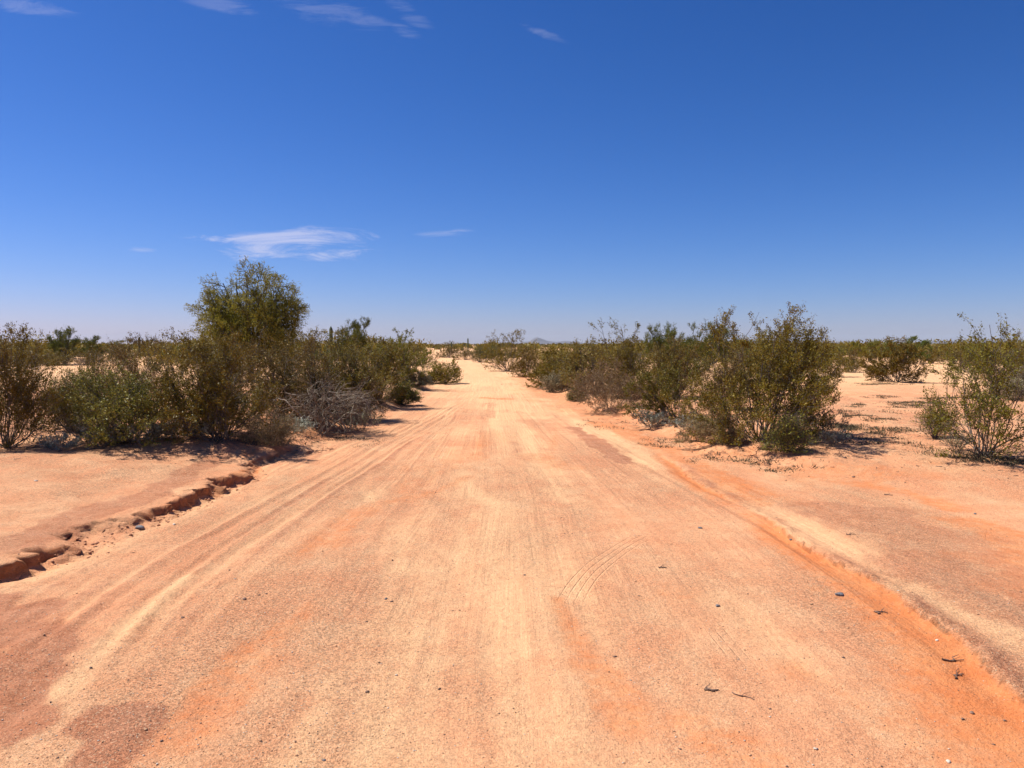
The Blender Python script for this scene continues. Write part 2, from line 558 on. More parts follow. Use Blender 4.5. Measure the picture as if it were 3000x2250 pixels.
    lt = g.math('MULTIPLY', g.ramp(sp1.outputs[2], 0.90, 0.96), gr)
    cc = g.mix(g.math('MULTIPLY', lt, 0.6), cc, (.70, .52, .33, 1))
    bs = g.n('ShaderNodeBsdfPrincipled')
    g.t.links.new(cc, bs.inputs['Base Color'])
    bs.inputs['Roughness'].default_value = 0.95
    bs.inputs['Specular IOR Level'].default_value = 0.15
    # relief: grains, small lumps, tyre tread prints
    v3 = g.voro(P, 95)
    dome = g.math('SUBTRACT', 1.0, g.ramp(v3.outputs['Distance'], 0.0, 0.42))
    sp3 = g.n('ShaderNodeSeparateColor'); g.t.links.new(v3.outputs['Color'], sp3.inputs[0])
    dome = g.math('MULTIPLY', dome, g.ramp(sp3.outputs[0], 0.35, 1.0))
    hgt = g.math('MULTIPLY', g.noise(P, 130, 3, 0.7), 0.016)
    hgt = g.math('ADD', hgt, g.math('MULTIPLY', dome, 0.006))
    hgt = g.math('MULTIPLY', hgt, g.math('ADD', 0.25, gr))
    hgt = g.math('ADD', hgt, g.math('MULTIPLY', g.math('MULTIPLY', n_fine, 0.006), g.math('ADD', 0.3, coarse)))
    hgt = g.math('ADD', hgt, g.math('MULTIPLY', g.noise(P, 16, 5, 0.7), 0.024))
    trk = g.math('MULTIPLY', g.math('ADD', g.math('MULTIPLY', t2, .030), g.math('MULTIPLY', t1, .03)), lmask)
    hgt = g.math('ADD', hgt, trk)
    steep = g.n('ShaderNodeSeparateXYZ'); g.t.links.new(geo.outputs['True Normal'], steep.inputs[0])
    stp = g.math('SUBTRACT', 1.0, g.ramp(steep.outputs[2], 0.55, 0.96))
    crumbs = g.math('ADD', g.math('MULTIPLY', g.noise(P, 42, 7, 0.78), 0.07), g.math('MULTIPLY', dome, 0.02))
    hgt = g.math('ADD', hgt, g.math('MULTIPLY', crumbs, stp))
    # curved tyre print: four concentric grooves
    cx, cy, R0 = TREAD
    sx = g.n('ShaderNodeSeparateXYZ'); g.t.links.new(P, sx.inputs[0])
    X, Y = sx.outputs[0], sx.outputs[1]
    ddx = g.math('SUBTRACT', X, cx); ddy = g.math('SUBTRACT', Y, cy)
    rr = g.math('SQRT', g.math('ADD', g.math('MULTIPLY', ddx, ddx), g.math('MULTIPLY', ddy, ddy)))
    rel = g.math('SUBTRACT', rr, R0)
    saw = g.math('PINGPONG', rel, 0.0275)
    groove = g.ramp(saw, 0.0, 0.009)
    groove = g.math('SUBTRACT', 1.0, groove)
    band = g.math('MULTIPLY', g.ramp(rel, -0.012, -0.010), g.math('SUBTRACT', 1.0, g.ramp(rel, 0.175, 0.178)))
    band = g.math('MULTIPLY', band, g.math('MULTIPLY', g.ramp(Y, 4.55, 5.1), g.math('SUBTRACT', 1.0, g.ramp(Y, 6.3, 6.5))))
    band = g.math('MULTIPLY', band, g.math('SUBTRACT', 1.0, g.ramp(X, 1.05, 1.2)))
    hgt = g.math('SUBTRACT', hgt, g.math('MULTIPLY', g.math('MULTIPLY', groove, band), 0.007))
    # straight tread: cross bars and long grooves
    lug = g.math('PINGPONG', g.math('ADD', Y, g.math('MULTIPLY', X, 0.18)), 0.022)
    lug = g.ramp(lug, 0.004, 0.014)
    for xa, xb, ya, yb, dep in ((0.10, 0.30, 4.6, 11.0, .007), (0.42, 0.58, 4.2, 10.0, .005), (-1.55, -1.4, 6.0, 12.0, .004)):
        xm = g.math('ADD', X, g.math('MULTIPLY', Y, 0.035))
        bnd = g.math('MULTIPLY', g.ramp(xm, xa + .25, xa + .27), g.math('SUBTRACT', 1.0, g.ramp(xm, xb + .25, xb + .27)))
        bnd = g.math('MULTIPLY', bnd, g.math('MULTIPLY', g.ramp(Y, ya, ya + 1.2), g.math('SUBTRACT', 1.0, g.ramp(Y, yb - 2, yb))))
        bnd = g.math('MULTIPLY', bnd, g.ramp(n_mid, 0.38, 0.55))
        hgt = g.math('SUBTRACT', hgt, g.math('MULTIPLY', g.math('MULTIPLY', lug, bnd), dep))
    lg = g.math('PINGPONG', g.math('SUBTRACT', X, g.math('MULTIPLY', Y, -0.05)), 0.026)
    lg = g.math('SUBTRACT', 1.0, g.ramp(lg, 0.0, 0.007))
    xm = g.math('ADD', X, g.math('MULTIPLY', Y, 0.05))
    bnd = g.math('MULTIPLY', g.ramp(xm, 1.26, 1.28), g.math('SUBTRACT', 1.0, g.ramp(xm, 1.40, 1.42)))
    bnd = g.math('MULTIPLY', bnd, g.math('MULTIPLY', g.ramp(Y, 3.2, 4.0), g.math('SUBTRACT', 1.0, g.ramp(Y, 5.9, 6.2))))
    hgt = g.math('SUBTRACT', hgt, g.math('MULTIPLY', g.math('MULTIPLY', g.math('MULTIPLY', lg, g.ramp(n_mid, .4, .6)), bnd), 0.004))
    bp = g.n('ShaderNodeBump')
    bp.inputs['Strength'].default_value = 0.9
    bp.inputs['Distance'].default_value = 1.0
    g.t.links.new(hgt, bp.inputs['Height'])
    g.t.links.new(bp.outputs[0], bs.inputs['Normal'])
    out = g.n('ShaderNodeOutputMaterial')
    g.t.links.new(bs.outputs[0], out.inputs[0])
    return m


def circle3(a, b, c):
    ax, ay = a; bx, by = b; cx, cy = c
    d = 2 * (ax * (by - cy) + bx * (cy - ay) + cx * (ay - by))
    ux = ((ax * ax + ay * ay) * (by - cy) + (bx * bx + by * by) * (cy - ay) + (cx * cx + cy * cy) * (ay - by)) / d
    uy = ((ax * ax + ay * ay) * (cx - bx) + (bx * bx + by * by) * (ax - cx) + (cx * cx + cy * cy) * (bx - ax)) / d
    return ux, uy, math.hypot(ax - ux, ay - uy)


TREAD = circle3(*px([(1390, 1172), (1318, 1222), (1278, 1268)]))
M_SOIL = ground_material()


def leaf_material(name, base, tip, rough=0.45, trans=0.16, spec=0.12):
    m, g = new_mat(name)
    a = g.n('ShaderNodeAttribute', attribute_name='tint')
    sp = g.n('ShaderNodeSeparateColor')
    g.t.links.new(a.outputs['Color'], sp.inputs[0])
    c = g.mix(sp.outputs[0], base, tip)
    c = g.vmath('SCALE', c, scale=g.math('ADD', 0.6, g.math('MULTIPLY', sp.outputs[1], 0.8)))
    oi = g.n('ShaderNodeObjectInfo')
    hs = g.n('ShaderNodeHueSaturation')
    g.t.links.new(c, hs.inputs['Color'])
    g.t.links.new(g.math('ADD', 0.485, g.math('MULTIPLY', oi.outputs['Random'], 0.03)), hs.inputs['Hue'])
    g.t.links.new(g.math('ADD', 0.85, g.math('MULTIPLY', oi.outputs['Random'], 0.3)), hs.inputs['Value'])
    c = hs.outputs[0]
    bs = g.n('ShaderNodeBsdfPrincipled')
    g.t.links.new(c, bs.inputs['Base Color'])
    bs.inputs['Roughness'].default_value = rough
    bs.inputs['Specular IOR Level'].default_value = spec
    tr = g.n('ShaderNodeBsdfTranslucent')
    g.t.links.new(c, tr.inputs['Color'])
    mx = g.n('ShaderNodeMixShader')
    mx.inputs[0].default_value = trans
    g.t.links.new(bs.outputs[0], mx.inputs[1])
    g.t.links.new(tr.outputs[0], mx.inputs[2])
    out = g.n('ShaderNodeOutputMaterial')
    g.t.links.new(mx.outputs[0], out.inputs[0])
    return m


def bark_material(name, a, b, scale=30):
    m, g = new_mat(name)
    tcn = g.n('ShaderNodeTexCoord')
    nz = g.noise(tcn.outputs['Object'], scale, 4, 0.6)
    c = g.mix(g.ramp(nz, 0.3, 0.7), a, b)
    bs = g.n('ShaderNodeBsdfPrincipled')
    g.t.links.new(c, bs.inputs['Base Color'])
    bs.inputs['Roughness'].default_value = 0.8
    bp = g.n('ShaderNodeBump')
    bp.inputs['Strength'].default_value = 0.5
    bp.inputs['Distance'].default_value = 0.01
    g.t.links.new(nz, bp.inputs['Height'])
    g.t.links.new(bp.outputs[0], bs.inputs['Normal'])
    out = g.n('ShaderNodeOutputMaterial')
    g.t.links.new(bs.outputs[0], out.inputs[0])
    return m


M_CREO = leaf_material('creosote_leaf', (.124, .098, .010, 1), (.225, .162, .020, 1))
M_CREOB = leaf_material('creosote_leaf_brown', (.130, .098, .014, 1), (.235, .165, .030, 1))
M_CREOG = leaf_material('creosote_leaf_green', (.112, .116, .010, 1), (.215, .185, .020, 1))
M_CREOY = leaf_material('creosote_leaf_yellow', (.145, .140, .016, 1), (.27, .235, .04, 1))
M_PALO = leaf_material('palo_verde_twig', (.150, .140, .018, 1), (.250, .208, .030, 1), rough=.55, trans=.35, spec=.15)
M_MESQ = leaf_material('mesquite_leaf', (.085, .105, .016, 1), (.155, .160, .028, 1), rough=.55, trans=.22, spec=.15)
M_GREY = leaf_material('grey_shrub_leaf', (.19, .16, .085, 1), (.29, .25, .14, 1), rough=.7, trans=.2, spec=.2)
M_DRY = leaf_material('dry_leaf', (.17, .118, .050, 1), (.27, .19, .085, 1), rough=.75, trans=.2, spec=.2)
M_SILV = leaf_material('silver_leaf', (.20, .22, .16, 1), (.36, .37, .29, 1), rough=.6, trans=.2, spec=.3)
M_WEED = leaf_material('weed_leaf', (.105, .085, .048, 1), (.15, .13, .07, 1), rough=.7, trans=.2, spec=.2)
M_STEM = bark_material('creosote_bark', (.060, .048, .038, 1), (.17, .14, .115, 1))
M_STEMG = bark_material('grey_bark', (.16, .12, .080, 1), (.33, .27, .195, 1))
M_TWIGB = bark_material('dead_twig', (.080, .052, .034, 1), (.18, .125, .085, 1))
M_BARK = bark_material('tree_bark', (.05, .045, .025, 1), (.11, .10, .05, 1), 8)
M_CACT = bark_material('cactus_skin', (.05, .07, .03, 1), (.09, .11, .05, 1), 14)
M_BARREL = bark_material('barrel_cactus_skin', (.08, .04, .03, 1), (.15, .075, .055, 1), 40)
M_SPINE = bark_material('spine', (.20, .10, .07, 1), (.35, .2, .12, 1), 50)
M_STDARK = bark_material('dark_stone', (.09, .085, .09, 1), (.20, .19, .19, 1), 40)
M_STWHITE = bark_material('white_stone', (.50, .42, .32, 1), (.70, .62, .50, 1), 60)
M_STBROWN = bark_material('brown_stone', (.16, .09, .06, 1), (.27, .16, .10, 1), 60)
M_CLOD = bark_material('earth_clod', (.33, .135, .062, 1), (.48, .225, .11, 1), 50)
M_TWIG = bark_material('twig_bark', (.10, .06, .04, 1), (.22, .13, .085, 1), 60)

# ------------------------------------------------------------------ the ground sheet
def axis_growth(a, b, first, rate):
    out = [a]
    while out[-1] < b:
        out.append(out[-1] + max(first, abs(out[-1]) * rate))
    return out


ys = list(np.arange(-1.0, 1.4, 0.2)) + list(np.arange(1.4, 4.4, 0.024))
ys += axis_growth(ys[-1] + .024, 14.0, .024, .0064)
ys += axis_growth(ys[-1] * 1.008, 150.0, .08, .0125)
ys += axis_growth(ys[-1] * 1.05, 6000.0, 1, .06)
ys = [-60, -40, -25, -16, -10, -6, -4, -2.5] + ys
half = list(np.arange(0, 4.6, 0.025)) + list(np.arange(4.6, 9, 0.06))
half += axis_growth(9.05, 6000.0, .08, .07)
half = np.array(half)
xs = np.concatenate([-half[:0:-1], half])
ys = np.array(ys)
NX, NY = len(xs), len(ys)
GX, GY = np.meshgrid(xs, ys)
fx_, fy_ = GX.ravel(), GY.ravel()
GZ = height(fx_, fy_)
FXD = fx_ + lip_shift(fx_, fy_)
clay = stroke_sum(fx_, fy_, CLAY, 101)
pale = stroke_sum(fx_, fy_, PALE, 201)
red = stroke_sum(fx_, fy_, RED, 301, 1.0, .75, 1.35)
xl_ = edge_left(fy_); xr_ = edge_right(fy_)
inroad = sstep(fx_ - xl_, -0.2, 0.6) * sstep(xr_ - fx_, -0.3, 1.2)
pale = np.maximum(pale, inroad * sstep(fy_, 11, 30) * (0.65 + 0.5 * fbm(fx_ * 1.2, fy_ * 0.3, 401, 3)))
# streaks drawn out along the road
sx_ = fx_ - 0.5 * (xl_ + xr_)
stre = fbm(sx_ * 2.6, fy_ * 0.22, 411, 3) + 0.5 * vn(sx_ * 9, fy_ * 0.5, 415)
pale = np.clip(pale + inroad * np.clip(stre, 0, 1) * 0.55, 0, 1)
clay = np.clip(clay + inroad * np.clip(-stre - 0.12, 0, 1) * 0.55 * (1 - pale), 0, 1)
clay = np.clip(clay + (1 - inroad) * np.clip(fbm(fx_ * .5, fy_ * .3, 421, 4), 0, 1) * 0.5 * sstep(fx_, 2, 4) * (1 - sstep(fy_, 20, 40)), 0, 1)
pale = np.maximum(pale, (1 - inroad) * sstep(fy_, 14, 30) * 0.75)
wm_, ws_ = wheel_band(fx_, fy_)
red = np.maximum(red, wm_ * np.clip(ws_ * 1.1 + .05, 0, 1) * .75)
pale = np.maximum(pale, wm_ * np.clip(-ws_ * 1.0, 0, .4))
clay = clay * (1 - .7 * wm_)
dg_, on_, wd_ = gully(fx_, fy_)
gch = np.clip(on_, 0, 1) * sstep(dg_, -2.3 * wd_, -.25 * wd_) * (1 - sstep(dg_, -.02, .04))
clay = np.maximum(clay, gch); pale = pale * (1 - gch)
red = np.maximum(red * (1 - gch), np.clip(on_, 0, 1) * np.exp(-((dg_ - .10) / .09) ** 2) * .8 * np.clip(.6 + 2 * vn(fx_ * 7, fy_ * 5, 743), 0, 1))
coarse = np.clip(0.60 + fbm(fx_ * 1.3, fy_ * 0.45, 431, 4) * 1.5, 0.08, 1)
# slope shows the raw red subsoil in the eroded step
gz = GZ.reshape(NY, NX)
dzx = np.gradient(gz, xs, axis=1); dzy = np.gradient(gz, ys, axis=0)
slope = np.hypot(dzx, dzy).ravel()
clay = np.maximum(clay, sstep(slope, 0.45, 1.2) * 0.6 * (1 - sstep(fy_, 25, 40)))
soil = np.stack([clay, np.clip(pale, 0, 1), np.clip(red, 0, 1), coarse], 1).astype(np.float32)
PD = np.stack([FXD, fy_, GZ], 1).reshape(NY, NX, 3)
nrm = np.cross(np.gradient(PD, axis=1), np.gradient(PD, axis=0)).reshape(-1, 3)
nrm /= np.linalg.norm(nrm, axis=1, keepdims=True)
ii = np.arange(NX * NY).reshape(NY, NX)
quads = np.stack([ii[:-1, :-1], ii[:-1, 1:], ii[1:, 1:], ii[1:, :-1]], -1).reshape(-1, 4)
cxm = fx_[quads].mean(1); cym = fy_[quads].mean(1)
is_road = (cxm > edge_left(cym)) & (cxm < edge_right(cym))
is_bank = (cxm <= edge_left(cym)) & (cym > 3.5) & (cym < 12.0) & (cxm > -14)
GV = np.stack([FXD, fy_, GZ], 1)
def lane(x, y):
    far_c = 0.5 * (edge_left(y) + edge_right(y))
    xm = np.interp(y, [0, 8, 18, 26], [.2, .2, -.25, -.4])
    xm = np.where(y > 26, far_c, xm)
    return (x - xm) / np.interp(y, [0, 6, 13.5, 25, 60], [1, 1, .76, .62, .62])


lan = np.stack([lane(fx_, fy_), fy_, inroad * sstep(sx_, -3.2, -2.2) * (1 - sstep(sx_, 2.0, 3.2))], 1).astype(np.float32)
for nm, sel in (('road', is_road), ('bank', is_bank), ('ground', ~(is_road | is_bank))):
    q = quads[sel]
    used, inv = np.unique(q.ravel(), return_inverse=True)
    me = mesh_np(nm, GV[used], [inv.reshape(-1, 4)], [M_SOIL], smooth=True)
    a_ = me.attributes.new('soil', 'FLOAT_COLOR', 'POINT')
    a_.data.foreach_set('color', soil[used].ravel())
    b_ = me.attributes.new('lane', 'FLOAT_VECTOR', 'POINT')
    b_.data.foreach_set('vector', lan[used].ravel())
    me.normals_split_custom_set_from_vertices(nrm[used].tolist())
    o = link(nm, me)
    tag(o, {'road': 'pale sandy dirt road with wheel ruts curving away to the left',
            'bank': 'bare sand bank above the eroded step on the left of the road',
            'ground': 'flat orange desert ground on both sides of the road'}[nm], None, None, 'structure')

# ------------------------------------------------------------------ far mountains
M_ROCK = bark_material('mountain_rock', (.075, .06, .06, 1), (.12, .095, .09, 1), 0.01)


def mountain(name, uv, dist, depth, label, seed):
    us = np.linspace(uv[0][0], uv[-1][0], 90)
    hv = np.interp(us, [p[0] for p in uv], [p[1] for p in uv])
    rows = 14
    vs = []
    for r in range(rows):
        t = r / (rows - 1)
        prof = math.sin(math.pi * t) ** 0.8
        y = dist + depth * (t - 0.5)
        for u, h_ in zip(us, hv):
            x = (u - 1500) / FPX * dist
            zt = CAM_H + (1009 - h_) / FPX * dist
            zz = zt * prof * (1 - .22 * abs(float(fbm(np.array([x * .008]), np.array([y * .008]), seed, 3)[0])) * (1 - prof * .8))
            vs.append((x, y, zz - 2))
    idx = np.arange(rows * 90).reshape(rows, 90)
    q = np.stack([idx[:-1, :-1], idx[:-1, 1:], idx[1:, 1:], idx[1:, :-1]], -1).reshape(-1, 4)
    o = link(name, mesh_np(name, vs, [q], [M_ROCK], smooth=True))
    tag(o, label, None, None, 'structure')


mountain('mountain', [(1505, 1010), (1530, 1002), (1550, 1000), (1572, 988), (1588, 993), (1604, 999), (1630, 1002), (1655, 999), (1690, 1002), (1730, 1009)],
         5000, 700, 'small pointed blue mountain on the horizon right of the road', 3)
mountain('hills', [(2640, 1010), (2700, 1002), (2740, 999), (2790, 998), (2850, 1001), (2930, 998), (3010, 1001), (3100, 1009)],
         5200, 600, 'low blue hills on the horizon at the right', 8)

# ------------------------------------------------------------------ plant generator
def unit(v):
    return v / (np.linalg.norm(v, axis=-1, keepdims=True) + 1e-9)


def tubes(P, R, sides=3):
    """P (N,K,3) paths, R (N,K) radii -> verts, quads"""
    N, K, _ = P.shape
    T = unit(np.gradient(P, axis=1))
    ref = np.where(np.abs(T[..., 2:3]) > .9, np.array([1., 0, 0]), np.array([0, 0, 1.]))
    A = unit(np.cross(T, ref)); B = np.cross(T, A)
    ang = np.arange(sides) * 2 * math.pi / sides
    V = P[:, :, None, :] + R[:, :, None, None] * (A[:, :, None, :] * np.cos(ang)[None, None, :, None] + B[:, :, None, :] * np.sin(ang)[None, None, :, None])
    idx = np.arange(N * K * sides).reshape(N, K, sides)
    nx = np.roll(idx, -1, axis=2)
    q = np.stack([idx[:, :-1], nx[:, :-1], nx[:, 1:], idx[:, 1:]], -1).reshape(-1, 4)
    return V.reshape(-1, 3), q


def bez(a, b, c, K):
    t = np.linspace(0, 1, K)[None, :, None]
    return (1 - t) ** 2 * a[:, None] + 2 * t * (1 - t) * b[:, None] + t * t * c[:, None]


def sample_paths(P, idx, t):
    K = P.shape[1]
    f = t * (K - 1)
    i = np.clip(np.floor(f).astype(int), 0, K - 2)
    fr = (f - i)[:, None]
    a = P[idx, i]; b = P[idx, i + 1]
    return a + (b - a) * fr, unit(b - a)


def children(rng, P, n_per, t0, t1, spread, up, ln, K, crook=.12):
    N = P.shape[0]
    n = int(N * n_per)
    idx = rng.integers(0, N, n)
    t = t0 + (t1 - t0) * rng.random(n) ** .8
    p, d = sample_paths(P, idx, t)
    rnd = unit(rng.normal(size=(n, 3)))
    dirn = unit(d + rnd * spread + np.array([0, 0, up]))
    L = (ln[0] + (ln[1] - ln[0]) * rng.random(n)) * (1.15 - .45 * t)
    e = p + dirn * L[:, None]
    m = p + (e - p) * .5 + unit(rng.normal(size=(n, 3))) * (L * crook)[:, None]
    e = e + np.array([0, 0, 1.]) * (L * .12 * np.sign(up))[:, None]
    return bez(p, m, e, K)


def leaves_on(rng, P, n, jit, size, aspect, along=.5, t0=.1, up=.0):
    N = P.shape[0]
    idx = rng.integers(0, N, n)
    t = t0 + (1 - t0) * rng.random(n)
    p, d = sample_paths(P, idx, t)
    p = p + rng.normal(size=(n, 3)) * jit
    ax = unit(d * along + unit(rng.normal(size=(n, 3))) * (1 - along * .6) + np.array([0, 0, up]))
    sd_ = unit(np.cross(ax, rng.normal(size=(n, 3))))
    L = size * (.55 + .9 * rng.random(n))[:, None]
    a = p - ax * L * .5 - sd_ * L * aspect * .5
    b = p - ax * L * .5 + sd_ * L * aspect * .5
    c = p + ax * L * .5
    # bend the tip a little so that the blade is not flat-on everywhere
    V = np.stack([a, b, c], 1).reshape(-1, 3)
    F = np.arange(n * 3).reshape(n, 3)
    tint = np.stack([np.repeat(rng.random(n), 3), np.repeat(rng.random(n), 3)], 1)
    # clumps of one twig share a tone
    tw = rng.random(N)
    tint[:, 0] = np.clip(.55 * tint[:, 0] + .55 * np.repeat(tw[idx], 3), 0, 1)
    return V, F, tint


def bush_meshes(seed, rx, h, leaves=9000, stems=34, leaf=.030, mats=(None, None), lean=(0, 0), leaders=.2, low=.10, dens1=9, dens2=6,
                aspect=.55, stem_r=.011, vase=.5, thin_twigs=True, leafzone=.25, twig=(.10, .24)):
    """vase-shaped desert shrub: many stems from one root, forking twice, leaves on the twigs"""
    rng = np.random.default_rng(seed)
    n = stems
    az = rng.random(n) * 2 * math.pi
    cz = rng.random(n) ** .85
    r = np.sqrt(1 - cz ** 2) * (.75 + .25 * rng.random(n))
    lobe = 1 + .22 * np.sin(2 * az + rng.random() * 6) + .16 * np.sin(3 * az + rng.random() * 6)
    lead = rng.random(n) < leaders
    zt = cz * (1 - low) + low
    zt = zt * (.72 + .24 * rng.random(n))
    zt = np.where(lead, np.minimum(zt * 1.22, 1.02), zt)
    rr = r * lobe * (rx * .9)
    e = np.stack([rr * np.cos(az) + lean[0] * zt, rr * np.sin(az) + lean[1] * zt, zt * h * .93], 1)
    b0 = np.stack([rng.normal(size=n) * rx * .05, rng.normal(size=n) * rx * .05, np.full(n, -.06)], 1)
    mid = b0 + (e - b0) * np.array([.58, .58, vase]) + rng.normal(size=(n, 3)) * .05 * h
    P0 = bez(b0, mid, e, 7)
    P0[:, 1:-1] += rng.normal(size=(n, 5, 3)) * .012 * h
    s = h / 2.0
    P1 = children(rng, P0, dens1, .09, 1., .85, .10, (.22 * h, .40 * h), 4)
    zmax = h * 1.0
    P1[..., 2] = np.where(P1[..., 2] > zmax, zmax - (P1[..., 2] - zmax) * .3, P1[..., 2])
    P1[..., 2] = np.maximum(P1[..., 2], .02)
    P2 = children(rng, P1, dens2, leafzone, 1., .9, .18, twig, 3)
    P2[..., 2] = np.maximum(P2[..., 2], .03)
    R0 = np.linspace(1, .35, 7)[None, :] * (stem_r * (.6 + .7 * rng.random(n)))[:, None] * max(.6, s)
    R1 = np.linspace(1, .4, 4)[None, :] * np.full((len(P1), 1), stem_r * .38 * max(.6, s))
    R2 = np.linspace(1, .5, 3)[None, :] * np.full((len(P2), 1), stem_r * .2 * max(.7, s))
    V0, q0 = tubes(P0, R0, 4)
    V1, q1 = tubes(P1, R1, 3)
    V2, q2 = tubes(P2[:, ::2], R2[:, ::2], 3)
    if thin_twigs:
        V = np.vstack([V0, V1, V2])
        Q = np.vstack([q0, q1 + len(V0), q2 + len(V0) + len(V1)])
    else:
        V = np.vstack([V0, V1])
        Q = np.vstack([q0, q1 + len(V0)])
    LV = None
    if leaves:
        LV, LF, tint = leaves_on(rng, P2, leaves, .022 * max(.6, s), leaf, aspect)
        LV[:, 2] = np.maximum(LV[:, 2], .015)
    ref = V if LV is None else LV
    kz = h / np.percentile(ref[:, 2], 99.93)
    x0_, x1_ = np.percentile(ref[:, 0], [.7, 99.3])
    kx = 2 * rx / (x1_ - x0_)
    sc_ = np.array([kx, kx, kz])
    off = np.array([lean[0] - .5 * (x0_ + x1_) * kx, 0, 0])
    V = V * sc_; V += off * np.clip(V[:, 2:3] / h, 0, 1)
    sm = mesh_np('stems', V, [Q], [mats[1]], smooth=True)
    fm = None
    if leaves:
        LV = LV * sc_; LV += off * np.clip(LV[:, 2:3] / h, 0, 1)
        fm = mesh_np('foliage', LV, [LF], [mats[0]], tint=tint)
    return sm, fm


def put_plant(name, label, cat, group, loc, meshes, rot=0., scale=(1, 1, 1), partnames=('stems', 'foliage')):
    r = bpy.data.objects.new(name, None)
    r.empty_display_size = .2
    COL.objects.link(r)
    r.location = loc
    r.rotation_euler = (0, 0, rot)
    r.scale = scale
    tag(r, label, cat, group)
    for nm, me in zip(partnames, meshes):
        if me is not None:
            link(nm, me, r)
    return r


def spot(uL, uR, vtop, ub, vb):
    """photo box -> base point, half width, height, sideways lean in metres"""
    x, y, z = at(ub, vb)
    k = y / FPX
    zt = CAM_H + (1008 - vtop) * k
    return (x, y, z), (uR - uL) * .5 * k, zt - z, ((uL + uR) * .5 - ub) * k


GRP = {'creosote_bush': 'creosote bushes along the dirt road'}
# kind: name, leaf material, stem material, category, extra settings
KIND = {
    'creo': ('creosote_bush', M_CREO, M_STEM, 'bush', {}),
    'creob': ('creosote_bush', M_CREOB, M_STEM, 'bush', {}),
    'creog': ('creosote_bush', M_CREOG, M_STEM, 'bush', {}),
    'leggy': ('creosote_bush', M_CREOG, M_STEM, 'bush', dict(stems=22, dens1=7, dens2=5, leaders=.35, leafzone=.3)),
    'sprig': ('creosote_bush', M_CREOG, M_STEM, 'bush', dict(stems=11, dens1=5, dens2=5, leaders=.6, leafzone=.3)),
    'grey': ('grey_shrub', M_GREY, M_STEMG, 'shrub', dict(leaf=.022, dens1=10, leaders=.05, stem_r=.007)),
    'dry': ('dry_shrub', M_DRY, M_STEMG, 'shrub', dict(leaf=.024, aspect=.35, leaders=.05, stem_r=.006)),
    'yellow': ('creosote_bush', M_CREOY, M_STEM, 'bush', {}),
    'low': ('low_shrub', M_CREOG, M_STEM, 'shrub', dict(leaders=.1, stem_r=.006, leaf=.024)),
    'green': ('green_bush', M_MESQ, M_STEM, 'bush', dict(leaf=.034, aspect=.4, leaders=.3)),
}
